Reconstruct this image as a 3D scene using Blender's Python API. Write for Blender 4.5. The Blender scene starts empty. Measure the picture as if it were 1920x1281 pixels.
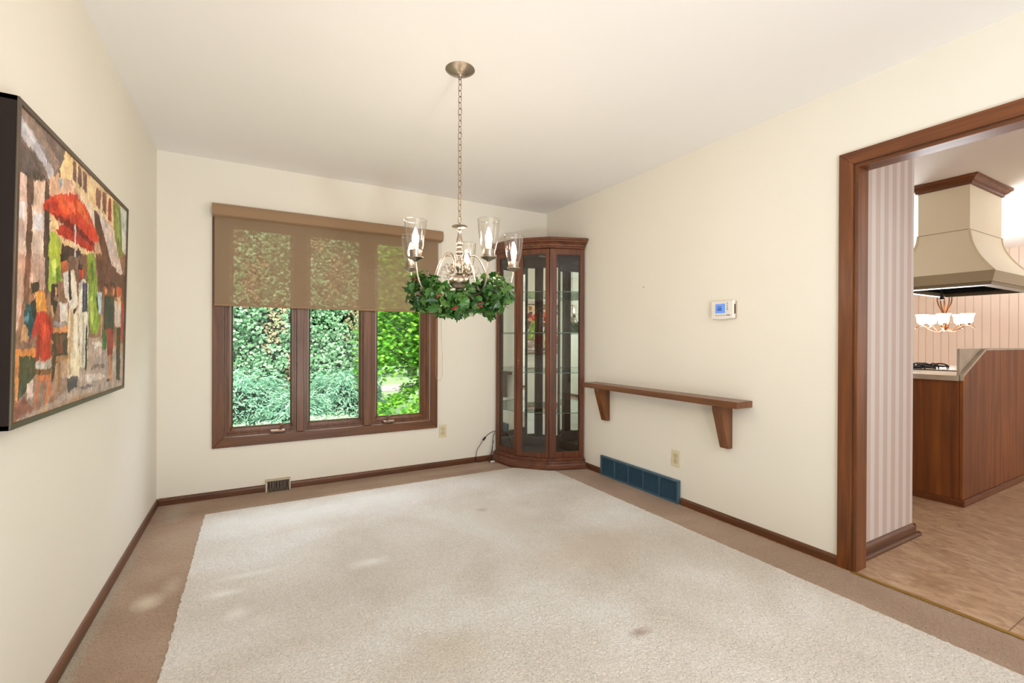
import bpy, bmesh, math, random
import numpy as np
from mathutils import Vector, Matrix

S = bpy.context.scene
COL = S.collection
PI = math.pi

# ------------------------------------------------------------------ camera
W, H = 3.191, 2.44                      # room width and height, back wall at y = 0
F_PX, YAW, PITCH, ROLL = 862.3, 0.5116, -0.0029, 0.0038
CAM = Vector((0.579, -3.934, 1.148))
fwd = Vector((math.sin(YAW)*math.cos(PITCH), math.cos(YAW)*math.cos(PITCH), math.sin(PITCH)))
rgt = Vector((math.cos(YAW), -math.sin(YAW), 0)); up = rgt.cross(fwd)
r2 = rgt*math.cos(ROLL) + up*math.sin(ROLL); u2 = -rgt*math.sin(ROLL) + up*math.cos(ROLL)
cam_data = bpy.data.cameras.new('camera')
cam = bpy.data.objects.new('camera', cam_data); COL.objects.link(cam)
cam.matrix_world = Matrix(((r2.x, u2.x, -fwd.x, CAM.x), (r2.y, u2.y, -fwd.y, CAM.y), (r2.z, u2.z, -fwd.z, CAM.z), (0, 0, 0, 1)))
cam_data.sensor_width = 36; cam_data.lens = 36*F_PX/1920; cam_data.clip_start = 0.02; cam_data.clip_end = 200
S.camera = cam

# ------------------------------------------------------------------ light and exposure
S.view_settings.view_transform = 'Standard'; S.view_settings.look = 'None'
S.view_settings.gamma = 1; S.view_settings.use_curve_mapping = False
S.view_settings.exposure = 0.08
world = bpy.data.worlds.new('sky'); S.world = world; world.use_nodes = True
bg = world.node_tree.nodes['Background']
bg.inputs[0].default_value = (0.90, 0.96, 1.0, 1); bg.inputs[1].default_value = 3.6
def light(name, kind, loc, target, energy, col, **k):
    d = bpy.data.lights.new(name, kind); d.energy = energy; d.color = col
    for a, v in k.items(): setattr(d, a, v)
    o = bpy.data.objects.new(name, d); COL.objects.link(o); o.location = loc
    o.rotation_euler = (Vector(target)-Vector(loc)).to_track_quat('-Z', 'Y').to_euler()
    return o
light('sun', 'SUN', (0, 0, 10), (1.8, 7, 0.5), 4.0, (1.0, 0.97, 0.88), angle=0.05)
# added fill lamps behind the camera and in the kitchen
light('rear_fill_light', 'AREA', (1.3, -6.35, 1.45), (1.5, 0, 1.30), 26, (0.90, 0.97, 1.0), shape='RECTANGLE', size=2.9, size_y=1.9)  # added soft area lamp, lifts walls and carpet; no window stands there
light('ceiling_fill_spot', 'SPOT', (1.31, -5.0, .35), (1.35, -2.9, 2.44), 172, (0.91, 0.965, 1.0), spot_size=2.1, spot_blend=1.0, shadow_soft_size=.14)  # added upward spot, brightens the dining room ceiling
light('rear_down_fill', 'AREA', (1.6, -5.4, 2.40), (1.6, -5.3, 0), 42, (0.92, 0.97, 1.0), shape='RECTANGLE', size=1.2, size_y=1.0)  # added lamp facing down, lifts carpet and lower walls; no fixture there
light('kitchen_side_fill', 'AREA', (7.6, -6.35, 1.5), (8.0, 0, 1.9), 56, (0.88, 0.95, 1.0), shape='RECTANGLE', size=3.4, size_y=1.7)  # added area lamp filling the kitchen from its unseen side
light('kitchen_up_fill', 'AREA', (7.3, -1.5, .9), (6.9, -2.2, 2.44), 92, (0.92, 0.97, 1.0), shape='DISK', size=1.3)  # added disk lamp aimed upward, brightens the kitchen ceiling
# added area lamp above the window outside, boosts skylight on the carpet inside
light('window_fill_light', 'AREA', (1.17, 1.6, 2.75), (1.2, -1.0, 0), 66, (0.80, 0.92, 1.0), shape='RECTANGLE', size=2.2, size_y=.6)
try: S.cycles.use_denoising = True; S.cycles.max_bounces = 14; S.cycles.transparent_max_bounces = 24; S.cycles.diffuse_bounces = 6; S.cycles.glossy_bounces = 6; S.cycles.sample_clamp_indirect = 6
except Exception: pass

# ------------------------------------------------------------------ materials
def lin(c):
    return tuple(((v/255)/12.92 if v/255 <= .04045 else ((v/255+.055)/1.055)**2.4) for v in c) + (1,)
def newmat(name):
    m = bpy.data.materials.new(name); m.use_nodes = True
    nt = m.node_tree; b = nt.nodes['Principled BSDF']
    return m, nt, b
def N(nt, kind, **k):
    n = nt.nodes.new(kind)
    for a, v in k.items():
        if a.startswith('i_'): n.inputs[a[2:].replace('_', ' ')].default_value = v
        else: setattr(n, a, v)
    return n
def ramp(nt, stops):
    r = nt.nodes.new('ShaderNodeValToRGB'); e = r.color_ramp.elements
    while len(e) < len(stops): e.new(0.5)
    for i, (p, c) in enumerate(stops): e[i].position = p; e[i].color = c if len(c) == 4 else lin(c)
    return r
def mapped(nt, scale=(1, 1, 1), loc=(0, 0, 0)):
    tc = N(nt, 'ShaderNodeTexCoord'); mp = N(nt, 'ShaderNodeMapping')
    mp.inputs['Scale'].default_value = scale; mp.inputs['Location'].default_value = loc
    nt.links.new(tc.outputs['Object'], mp.inputs[0]); return mp
def plain(name, c, rough=.5, metal=0, spec=.5, coat=0):
    m, nt, b = newmat(name)
    b.inputs['Base Color'].default_value = lin(c); b.inputs['Roughness'].default_value = rough
    b.inputs['Metallic'].default_value = metal; b.inputs['Specular IOR Level'].default_value = spec
    if coat: b.inputs['Coat Weight'].default_value = coat
    return m
def mottled(name, c1, c2, scale=3, rough=.85, bump=0, bscale=80, spec=.3, detail=4, metal=0):
    m, nt, b = newmat(name); L = nt.links
    mp = mapped(nt); n = N(nt, 'ShaderNodeTexNoise'); n.inputs['Scale'].default_value = scale; n.inputs['Detail'].default_value = detail
    L.new(mp.outputs[0], n.inputs['Vector'])
    r = ramp(nt, [(.3, c1), (.7, c2)]); L.new(n.outputs[0], r.inputs[0]); L.new(r.outputs[0], b.inputs['Base Color'])
    b.inputs['Roughness'].default_value = rough; b.inputs['Specular IOR Level'].default_value = spec; b.inputs['Metallic'].default_value = metal
    if bump:
        n2 = N(nt, 'ShaderNodeTexNoise'); n2.inputs['Scale'].default_value = bscale; n2.inputs['Detail'].default_value = 3
        L.new(mp.outputs[0], n2.inputs['Vector'])
        bp = N(nt, 'ShaderNodeBump'); bp.inputs['Strength'].default_value = bump; bp.inputs['Distance'].default_value = .004
        L.new(n2.outputs[0], bp.inputs['Height']); L.new(bp.outputs[0], b.inputs['Normal'])
    return m
def wood(name, dark, light_, axis='z', rough=.38, fine=1.0, coat=0.15):
    m, nt, b = newmat(name + '_' + axis); L = nt.links
    s = {'x': (1.2, 22, 22), 'y': (22, 1.2, 22), 'z': (22, 22, 1.2)}[axis]
    mp = mapped(nt, tuple(v*fine for v in s))
    n = N(nt, 'ShaderNodeTexNoise'); n.inputs['Scale'].default_value = 1.6; n.inputs['Detail'].default_value = 7; n.inputs['Distortion'].default_value = .8
    L.new(mp.outputs[0], n.inputs['Vector'])
    r = ramp(nt, [(.25, dark), (.5, tuple((a+c)/2 for a, c in zip(dark, light_))), (.75, light_)])
    L.new(n.outputs[0], r.inputs[0])
    mp2 = mapped(nt, (2.2, 2.2, 2.2)); n2 = N(nt, 'ShaderNodeTexNoise'); n2.inputs['Scale'].default_value = 1.5
    L.new(mp2.outputs[0], n2.inputs['Vector'])
    mr = N(nt, 'ShaderNodeMapRange'); mr.inputs[3].default_value = .78; mr.inputs[4].default_value = 1.22; L.new(n2.outputs[0], mr.inputs[0])
    hs = N(nt, 'ShaderNodeHueSaturation'); L.new(mr.outputs[0], hs.inputs['Value']); L.new(r.outputs[0], hs.inputs['Color'])
    L.new(hs.outputs[0], b.inputs['Base Color'])
    b.inputs['Roughness'].default_value = rough; b.inputs['Coat Weight'].default_value = coat; b.inputs['Coat Roughness'].default_value = .25
    bp = N(nt, 'ShaderNodeBump'); bp.inputs['Strength'].default_value = .12; bp.inputs['Distance'].default_value = .002
    L.new(n.outputs[0], bp.inputs['Height']); L.new(bp.outputs[0], b.inputs['Normal'])
    return m
def wood3(name, *a, **k): return {ax: wood(name, *a, axis=ax, **k) for ax in 'xyz'}
def glassy(name, tint=(1, 1, 1), refl=.06, rough=0.0, fres=0.0):
    m = bpy.data.materials.new(name); m.use_nodes = True; nt = m.node_tree; nt.nodes.clear(); L = nt.links
    o = N(nt, 'ShaderNodeOutputMaterial'); mx = N(nt, 'ShaderNodeMixShader'); t = N(nt, 'ShaderNodeBsdfTransparent'); g = N(nt, 'ShaderNodeBsdfGlossy')
    t.inputs[0].default_value = tuple(tint) + (1,); g.inputs['Roughness'].default_value = rough
    if fres:      # grazing reflection of thin glass, the same from both sides
        f = N(nt, 'ShaderNodeLayerWeight'); f.inputs[0].default_value = .5
        p = N(nt, 'ShaderNodeMath', operation='POWER'); p.inputs[1].default_value = 3.5; L.new(f.outputs['Facing'], p.inputs[0])
        a = N(nt, 'ShaderNodeMath', operation='MULTIPLY_ADD'); a.inputs[1].default_value = .6; a.inputs[2].default_value = fres; L.new(p.outputs[0], a.inputs[0])
        L.new(a.outputs[0], mx.inputs[0])
    else: mx.inputs[0].default_value = refl
    L.new(t.outputs[0], mx.inputs[1]); L.new(g.outputs[0], mx.inputs[2]); L.new(mx.outputs[0], o.inputs[0])
    return m
def emit(name, c, strength):
    m, nt, b = newmat(name)
    b.inputs['Base Color'].default_value = lin(c); b.inputs['Emission Color'].default_value = lin(c); b.inputs['Emission Strength'].default_value = strength
    return m
def leafmat(name, c1, c2, c3=None, rough=.5, trans=.25):
    m, nt, b = newmat(name); L = nt.links
    g = N(nt, 'ShaderNodeNewGeometry')
    r = ramp(nt, [(.0, c1), (.5, c2), (1., c3 or c2)]); L.new(g.outputs['Random Per Island'], r.inputs[0])
    L.new(r.outputs[0], b.inputs['Base Color']); b.inputs['Roughness'].default_value = rough
    if trans:
        t = N(nt, 'ShaderNodeBsdfTranslucent'); L.new(r.outputs[0], t.inputs[0]); mx = N(nt, 'ShaderNodeMixShader'); mx.inputs[0].default_value = trans
        L.new(b.outputs[0], mx.inputs[1]); L.new(t.outputs[0], mx.inputs[2]); L.new(mx.outputs[0], nt.nodes['Material Output'].inputs[0])
    return m

M = {}
M['wall'] = mottled('painted_plaster', (234, 229, 218), (236, 232, 222), 1.5, .8, .05, 250)
M['ceiling'] = mottled('ceiling_paint', (240, 238, 237), (242, 240, 240), 1.0, .85, .04, 200)
M['trimwood'] = wood3('trim_wood', (72, 40, 18), (118, 70, 38), coat=.05)
M['doorwood'] = wood3('door_casing_wood', (80, 39, 10), (130, 72, 24), rough=.42, coat=.1)
M['winwood'] = wood3('window_wood', (78, 45, 22), (124, 77, 44), coat=.08)
M['cabwood'] = wood3('cabinet_wood', (68, 33, 15), (122, 66, 34), rough=.36, coat=.12)
M['cabdark'] = wood3('cabinet_inside_wood', (52, 36, 28), (78, 58, 46), rough=.5)
M['shelfwood'] = wood3('shelf_wood', (90, 51, 24), (130, 78, 40), rough=.35, coat=.25)
M['islandwood'] = wood('island_oak', (98, 48, 5), (150, 84, 20), 'z', rough=.6, fine=.6, coat=0)
M['nickel'] = plain('brushed_nickel', (168, 156, 144), .36, 1)
M['nickeld'] = plain('dark_nickel', (150, 126, 104), .36, 1)
M['bronze'] = plain('kitchen_bronze', (150, 105, 75), .3, 1)
M['white'] = plain('white_plastic', (232, 228, 222), .4)
M['ivory'] = plain('ivory_plastic', (222, 210, 178), .4)
M['slot'] = plain('dark_slot', (50, 42, 32), .6)
M['black'] = plain('black_rubber', (22, 20, 20), .5)
M['pane'] = glassy('window_glass', (1, 1, 1), fres=.012)
M['cabglass'] = glassy('cabinet_glass', (.94, .96, .95), fres=.035)
M['shade_glass'] = glassy('clear_shade_glass', (.975, .965, .95), fres=.055, rough=.06)
M['mirror'] = plain('mirror', (236, 240, 236), .015, 1)
M['shelfglass'] = glassy('shelf_glass', (.88, .94, .92), fres=.08)
M['gl_edge'] = plain('glass_edge', (92, 124, 112), .15)
M['brass'] = plain('brass_strip', (176, 140, 70), .35, .8)
M['grille'] = mottled('blue_grille_enamel', (58, 88, 108), (74, 104, 122), 6, .38, spec=.5)
M['grilled'] = plain('grille_shadow_gap', (24, 38, 52), .7)
M['bulb'] = emit('bulb_glow', (255, 232, 206), 225)
M['candle'] = plain('candle_sleeve', (250, 236, 215), .5)
M['bowl'] = emit('kitchen_bowl_glow', (255, 226, 190), 6.5)
M['berry'] = plain('red_berry', (150, 18, 28), .25)
M['wreath'] = leafmat('wreath_leaf', (26, 62, 20), (54, 104, 38), (104, 144, 70), .35, .12)
M['hood'] = plain('hood_enamel', (236, 224, 196), .5)
M['hoodband'] = plain('hood_band', (172, 158, 128), .42)
M['laminate'] = mottled('stone_laminate', (168, 152, 132), (190, 176, 156), 9, .35, spec=.5)
M['kceil'] = mottled('kitchen_ceiling_paint', (236, 231, 225), (238, 233, 228), 1, .85)
M['panel'] = mottled('painted_panelling', (236, 216, 200), (240, 221, 206), 1.4, .6)
M['frame'] = plain('picture_frame_side', (36, 26, 23), .6, spec=.2)
M['framef'] = plain('picture_frame_face', (78, 62, 48), .35)

# carpets: cut pile, mottled by wear
def carpet(name, c1, c2, c3, spot=None, org=(0, 0)):
    m, nt, b = newmat(name); L = nt.links
    mp = mapped(nt)
    def noise(sc, det, off=0, dist=0):
        q = mapped(nt, (1, 1, 1), (off, off*.7, 0)); n = N(nt, 'ShaderNodeTexNoise'); n.inputs['Scale'].default_value = sc; n.inputs['Detail'].default_value = det; n.inputs['Distortion'].default_value = dist
        L.new(q.outputs[0], n.inputs['Vector']); return n
    a = noise(1.7, 7, 3.1, .35); r = ramp(nt, [(.30, c1), (.52, c2), (.72, c3)]); L.new(a.outputs[0], r.inputs[0])
    g = noise(150, 3, 0); mr = N(nt, 'ShaderNodeMapRange'); mr.inputs[1].default_value = .3; mr.inputs[2].default_value = .7; mr.inputs[3].default_value = .80; mr.inputs[4].default_value = 1.10
    L.new(g.outputs[0], mr.inputs[0])
    hs = N(nt, 'ShaderNodeHueSaturation'); L.new(mr.outputs[0], hs.inputs['Value']); L.new(r.outputs[0], hs.inputs['Color'])
    out = hs.outputs[0]
    for (x, y, rx, ry, col, soft) in (spot or []):
        q = mapped(nt, (1/rx, 1/ry, 0), (-(x-org[0])/rx, -(y-org[1])/ry, 0)); ln = N(nt, 'ShaderNodeVectorMath', operation='LENGTH')
        wn = noise(9, 4, x); ad = N(nt, 'ShaderNodeVectorMath', operation='ADD'); sc_ = N(nt, 'ShaderNodeVectorMath', operation='SCALE'); sc_.inputs['Scale'].default_value = .9
        sb = N(nt, 'ShaderNodeVectorMath', operation='SUBTRACT'); sb.inputs[1].default_value = (.5, .5, .5)
        L.new(wn.outputs['Color'], sb.inputs[0]); L.new(sb.outputs[0], sc_.inputs[0]); L.new(q.outputs[0], ad.inputs[0]); L.new(sc_.outputs[0], ad.inputs[1])
        L.new(ad.outputs[0], ln.inputs[0])
        m2 = N(nt, 'ShaderNodeMapRange'); m2.inputs[1].default_value = .25; m2.inputs[2].default_value = 1.25; m2.inputs[3].default_value = soft; m2.inputs[4].default_value = 0
        L.new(ln.outputs['Value'], m2.inputs[0])
        mx = N(nt, 'ShaderNodeMix', data_type='RGBA'); mx.inputs['B'].default_value = lin(col)
        L.new(m2.outputs[0], mx.inputs['Factor']); L.new(out, mx.inputs['A']); out = mx.outputs['Result']
    L.new(out, b.inputs['Base Color'])
    b.inputs['Roughness'].default_value = 1; b.inputs['Specular IOR Level'].default_value = .05; b.inputs['Sheen Weight'].default_value = .25
    g2 = noise(75, 5, 7, 1.0); bp = N(nt, 'ShaderNodeBump'); bp.inputs['Strength'].default_value = .8; bp.inputs['Distance'].default_value = .014
    L.new(g2.outputs[0], bp.inputs['Height']); L.new(bp.outputs[0], b.inputs['Normal'])
    return m
M['carpet_b'] = carpet('brown_carpet', (150, 120, 96), (168, 138, 114), (184, 158, 136), [(.175, -1.415, .055, .075, (216, 200, 178), .85), (.25, -1.30, .045, .10, (190, 168, 146), .6), (.02, -2.2, .035, 1.6, (178, 170, 150), .7), (.12, -.2, .09, .2, (176, 164, 146), .5), (1.9, -.17, 1.0, .07, (184, 164, 144), .4)], ((W-.14)/2, -3.23))
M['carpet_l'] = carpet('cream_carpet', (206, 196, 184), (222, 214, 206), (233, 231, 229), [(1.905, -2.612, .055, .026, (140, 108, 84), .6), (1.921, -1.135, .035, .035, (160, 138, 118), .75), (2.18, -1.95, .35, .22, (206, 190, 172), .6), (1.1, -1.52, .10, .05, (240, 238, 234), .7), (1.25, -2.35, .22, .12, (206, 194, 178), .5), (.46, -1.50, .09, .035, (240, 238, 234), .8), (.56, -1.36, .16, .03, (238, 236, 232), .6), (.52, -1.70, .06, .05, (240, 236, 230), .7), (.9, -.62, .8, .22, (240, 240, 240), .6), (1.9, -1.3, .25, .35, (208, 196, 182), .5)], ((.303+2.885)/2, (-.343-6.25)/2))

SEAM = (3.4, .263+1.83*4)
def vinyl():
    m, nt, b = newmat('stone_vinyl'); L = nt.links
    mp = mapped(nt, (7, 3.4, 1)); n = N(nt, 'ShaderNodeTexNoise'); n.inputs['Scale'].default_value = 2.2; n.inputs['Detail'].default_value = 9; n.inputs['Distortion'].default_value = 1.5; n.inputs['Roughness'].default_value = .65
    L.new(mp.outputs[0], n.inputs['Vector']); r = ramp(nt, [(.3, (150, 116, 88)), (.5, (178, 144, 114)), (.7, (206, 176, 146))]); L.new(n.outputs[0], r.inputs[0])
    br = N(nt, 'ShaderNodeTexBrick'); br.offset = 0; br.inputs['Scale'].default_value = 1; br.inputs['Mortar Size'].default_value = .0022; br.inputs['Brick Width'].default_value = 7; br.inputs['Row Height'].default_value = 1.83
    br.inputs['Color1'].default_value = br.inputs['Color2'].default_value = (1, 1, 1, 1); br.inputs['Mortar'].default_value = (.35, .28, .22, 1)
    q = mapped(nt, (1, 1, 1), (SEAM[0], SEAM[1], 0)); L.new(q.outputs[0], br.inputs['Vector'])
    mx = N(nt, 'ShaderNodeMix', data_type='RGBA', blend_type='MULTIPLY'); mx.inputs['Factor'].default_value = 1
    L.new(r.outputs[0], mx.inputs['A']); L.new(br.outputs[0], mx.inputs['B']); L.new(mx.outputs['Result'], b.inputs['Base Color'])
    b.inputs['Roughness'].default_value = .42; return m
M['vinyl'] = vinyl()
def stripes():
    m, nt, b = newmat('striped_wallpaper'); L = nt.links
    tc = N(nt, 'ShaderNodeTexCoord'); sx = N(nt, 'ShaderNodeSeparateXYZ'); L.new(tc.outputs['Object'], sx.inputs[0])
    a = N(nt, 'ShaderNodeMath', operation='ADD'); L.new(sx.outputs[0], a.inputs[0]); a.inputs[1].default_value = 10*.0955-0.0306
    d = N(nt, 'ShaderNodeMath', operation='DIVIDE'); L.new(a.outputs[0], d.inputs[0]); d.inputs[1].default_value = .0955
    f = N(nt, 'ShaderNodeMath', operation='FRACT'); L.new(d.outputs[0], f.inputs[0])
    r = ramp(nt, [(0, (200, 180, 170)), (.03, (216, 206, 202)), (.47, (216, 206, 202)), (.5, (200, 180, 170))]); r.color_ramp.interpolation = 'LINEAR'
    L.new(f.outputs[0], r.inputs[0]); L.new(r.outputs[0], b.inputs['Base Color']); b.inputs['Roughness'].default_value = .6; return m
M['stripes'] = stripes()
def fabric():
    m = bpy.data.materials.new('shade_fabric'); m.use_nodes = True; nt = m.node_tree; nt.nodes.clear(); L = nt.links
    o = N(nt, 'ShaderNodeOutputMaterial'); mx = N(nt, 'ShaderNodeMixShader'); t = N(nt, 'ShaderNodeBsdfTransparent'); d = N(nt, 'ShaderNodeBsdfDiffuse')
    t.inputs[0].default_value = (.95, .9, .82, 1); d.inputs[0].default_value = lin((170, 148, 124)); mx.inputs[0].default_value = .55
    L.new(t.outputs[0], mx.inputs[1]); L.new(d.outputs[0], mx.inputs[2]); L.new(mx.outputs[0], o.inputs[0]); return m
M['fabric'] = fabric()
M['fabric_solid'] = plain('shade_cassette', (152, 124, 96), .85)

# ------------------------------------------------------------------ mesh helpers
class MB:
    def __init__(s): s.v = []; s.f = []
    def add(s, vs, fs):
        n = len(s.v); s.v += [tuple(map(float, v)) for v in vs]; s.f += [tuple(i+n for i in f) for f in fs]; return s
    def box(s, x0, x1, y0, y1, z0, z1):
        x0, x1 = sorted((x0, x1)); y0, y1 = sorted((y0, y1)); z0, z1 = sorted((z0, z1))
        return s.add([(x0,y0,z0),(x1,y0,z0),(x1,y1,z0),(x0,y1,z0),(x0,y0,z1),(x1,y0,z1),(x1,y1,z1),(x0,y1,z1)],
                     [(0,3,2,1),(4,5,6,7),(0,1,5,4),(1,2,6,5),(2,3,7,6),(3,0,4,7)])
    def loft(s, rings, cap=True, closed=True):
        n = len(rings[0]); vs = [p for r in rings for p in r]; fs = []
        for i in range(len(rings)-1):
            for j in range(n if closed else n-1):
                k = (j+1) % n; fs.append((i*n+j, i*n+k, (i+1)*n+k, (i+1)*n+j))
        if cap: fs += [tuple(range(n-1, -1, -1)), tuple((len(rings)-1)*n+j for j in range(n))]
        return s.add(vs, fs)
    def prism(s, poly, z0, z1): return s.loft([[(x, y, z0) for x, y in poly], [(x, y, z1) for x, y in poly]])
    def extrude(s, prof, axis, a0, a1):
        # prof: list of 2D points in the two other axes
        def P(u, v, a): return {'x': (a, u, v), 'y': (u, a, v), 'z': (u, v, a)}[axis]
        return s.loft([[P(u, v, a0) for u, v in prof], [P(u, v, a1) for u, v in prof]])
    def lathe(s, prof, c=(0, 0, 0), seg=24, cap=False):
        rings = []
        for r, z in prof:
            rings.append([(c[0]+r*math.cos(2*PI*j/seg), c[1]+r*math.sin(2*PI*j/seg), c[2]+z) for j in range(seg)])
        return s.loft(rings, cap=cap)
    def tube(s, pts, rad, seg=10, closed=False):
        pts = [Vector(p) for p in pts]; n = len(pts)
        rad = rad if isinstance(rad, (list, tuple)) else [rad]*n
        T = [(pts[(i+1) % n if closed else min(i+1, n-1)] - pts[(i-1) % n if closed else max(i-1, 0)]).normalized() for i in range(n)]
        a = T[0].orthogonal().normalized(); rings = []
        for i in range(n):
            a = (a - T[i]*a.dot(T[i])); a = a.normalized() if a.length > 1e-6 else T[i].orthogonal().normalized()
            b = T[i].cross(a)
            rings.append([tuple(pts[i] + (a*math.cos(2*PI*j/seg) + b*math.sin(2*PI*j/seg))*rad[i]) for j in range(seg)])
        if closed: rings.append(rings[0]); return s.loft(rings, cap=False)
        return s.loft(rings, cap=True)
    def xf(s, m):
        s.v = [tuple(m @ Vector(v)) for v in s.v]; return s
    def build(s, name, mat, parent=None, smooth=False, bevel=0, seg=2):
        vs = np.array(s.v, float)
        if parent is not None: o0 = np.array(ORIG[parent.name])
        else:
            lo, hi = vs.min(0), vs.max(0); o0 = np.array([(lo[0]+hi[0])/2, (lo[1]+hi[1])/2, lo[2]])
        me = bpy.data.meshes.new(name); me.from_pydata([tuple(v) for v in vs-o0], [], s.f)
        me.materials.append(mat); me.update()
        bm = bmesh.new(); bm.from_mesh(me); bmesh.ops.recalc_face_normals(bm, faces=bm.faces); bm.to_mesh(me); bm.free()
        if smooth:
            me.polygons.foreach_set('use_smooth', [True]*len(me.polygons))
            try: me.set_sharp_from_angle(angle=math.radians(38))
            except Exception: pass
        o = bpy.data.objects.new(name, me); COL.objects.link(o)
        if parent is not None: o.parent = parent; ORIG[o.name] = tuple(o0)
        else: o.location = o0; ORIG[o.name] = tuple(o0)
        if bevel:
            md = o.modifiers.new('bevel', 'BEVEL'); md.width = bevel; md.segments = seg; md.limit_method = 'ANGLE'; md.angle_limit = math.radians(35)
        return o
ORIG = {}
def thing(name, label, cat, loc, group=None):
    o = bpy.data.objects.new(name, None); COL.objects.link(o); o.location = loc; o.empty_display_size = .1
    ORIG[o.name] = tuple(loc); return tag(o, label, cat, group)
def tag(o, label, cat, group=None, kind=None):
    o['label'] = label; o['category'] = cat
    if group: o['group'] = group
    if kind: o['kind'] = kind
    return o
def struct(o, label=None):
    o['kind'] = 'structure'
    if label: o['label'] = label
    return o
def box(*a): return MB().box(*a)
def bez(p0, p1, p2, p3, n=10):
    out = []
    for i in range(n+1):
        t = i/n; out.append(tuple((1-t)**3*a + 3*(1-t)**2*t*b + 3*(1-t)*t*t*c + t**3*d for a, b, c, d in zip(p0, p1, p2, p3)))
    return out
def smoothpath(pts, n=6):
    P = [Vector(p) for p in pts]; P = [P[0]*2-P[1]] + P + [P[-1]*2-P[-2]]; out = []
    for i in range(1, len(P)-2):
        for k in range(n):
            t = k/n; a, b, c, d = P[i-1], P[i], P[i+1], P[i+2]
            out.append(.5*((2*b) + (c-a)*t + (2*a-5*b+4*c-d)*t*t + (3*b-a-3*c+d)*t**3))
    out.append(P[-2]); return [tuple(p) for p in out]
def leaves(name, mat, pos, nrm, upd, size, tpl, faces, parent=None):
    """many small leaves as one mesh; pos, nrm, upd: (n,3) arrays; tpl: template (k,3), x across, y along, z out"""
    nrm = nrm/np.linalg.norm(nrm, axis=1, keepdims=True)
    upd = upd - nrm*(upd*nrm).sum(1, keepdims=True); upd /= np.linalg.norm(upd, axis=1, keepdims=True)+1e-9
    sd = np.cross(upd, nrm)
    V = pos[:, None] + size[:, None, None]*(tpl[None, :, 0:1]*sd[:, None] + tpl[None, :, 1:2]*upd[:, None] + tpl[None, :, 2:3]*nrm[:, None])
    k = len(tpl); n = len(pos)
    mb = MB(); mb.v = [tuple(v) for v in V.reshape(-1, 3)]
    mb.f = [tuple(i*k+j for j in f) for i in range(n) for f in faces]
    vs = V.reshape(-1, 3)
    if parent is not None: o0 = np.array(ORIG[parent.name])
    else:
        lo, hi = vs.min(0), vs.max(0); o0 = np.array([(lo[0]+hi[0])/2, (lo[1]+hi[1])/2, lo[2]])
    me = bpy.data.meshes.new(name); me.from_pydata((vs-o0).tolist(), [], mb.f); me.materials.append(mat); me.update()
    o = bpy.data.objects.new(name, me); COL.objects.link(o); ORIG[o.name] = tuple(o0)
    if parent is not None: o.parent = parent
    else: o.location = o0
    return o

# ================================================================== the room shell
YR = -6.6                                # rear wall behind the camera
DY0, DY1, DZ = -2.767, -4.30, 2.030      # doorway in the right wall
KX = 9.6                                 # kitchen's far wall
# window opening in the back wall
WX0, WX1, WZ0, WZ1 = .389, 1.949, .432, 2.03
struct(MB().box(-.12, WX0, 0, .14, -.05, H).box(WX1, W+.1, 0, .14, -.05, H).box(WX0, WX1, 0, .14, -.05, WZ0).box(WX0, WX1, 0, .14, WZ1, H).build('wall_back', M['wall']))
struct(box(-.12, 0, YR, 0, -.05, H).build('wall_left', M['wall']))
struct(MB().box(W, W+.095, 0, DY0-.0, -.05, H).box(W, W+.095, DY0, DY1, DZ, H).box(W, W+.095, DY1, YR, -.05, H).build('wall_right', M['wall']))
struct(box(-.12, KX+.12, YR-.12, YR, -.05, H).build('wall_rear', M['wall']))
struct(box(-.12, W+.095, YR-.12, .14, H, H+.15).build('ceiling', M['ceiling']))
struct(box(-.12, W-.02, YR, .14, -.06, -.001).build('floor', M['carpet_b']))
# kitchen shell
struct(box(W-.02, KX+.12, YR, .5, -.06, 0.001).build('floor_kitchen', M['vinyl']))
struct(box(W+.095, KX+.12, YR-.12, .5, H, H+.15).build('ceiling_kitchen', M['kceil']))
struct(box(3.290, 3.991, -2.72, .5, 0, H).build('wall_partition', M['stripes']))
struct(box(3.991, KX+.12, .38, .5, 0, H).build('wall_kitchen_back', M['wall']))
mb = MB(); y = YR; mb.box(KX+.01, KX+.12, YR, .38, 0, H)
while y < .38:
    mb.box(KX, KX+.012, y+.003, min(y+.0868, .38), 0, H); y += .0894
struct(mb.build('wall_kitchen_far', M['panel'], bevel=.0025, seg=1))

# cream carpet panel let into the brown carpet, its cut edge slightly ragged
random.seed(4)
edge = []
def ragged(a, b, n):
    for i in range(n):
        t = i/n; p = [a[0]+(b[0]-a[0])*t, a[1]+(b[1]-a[1])*t]
        d = (b[1]-a[1], -(b[0]-a[0])); l = math.hypot(*d); j = random.uniform(-.0035, .0035) if i else 0
        edge.append((p[0]+d[0]/l*j, p[1]+d[1]/l*j))
X0, X1, Y0, Y1 = .303, 2.885, -.343, -6.25
ragged((X0, Y0), (X0, Y1), 420); ragged((X0, Y1), (X1, Y1), 100); ragged((X1, Y1), (X1, Y0), 420); ragged((X1, Y0), (X0, Y0), 200)
o = MB().prism(edge, -.001, .003).build('carpet', M['carpet_l'])
tag(o, 'large cream carpet panel let into the brown carpet border', 'carpet')
tag(box(W-.026, W-.006, DY0-.002, DY1, 0, .006).build('threshold_strip', M['brass'], bevel=.002), 'narrow brass strip between dining room carpet and kitchen floor', 'threshold strip')

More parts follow.
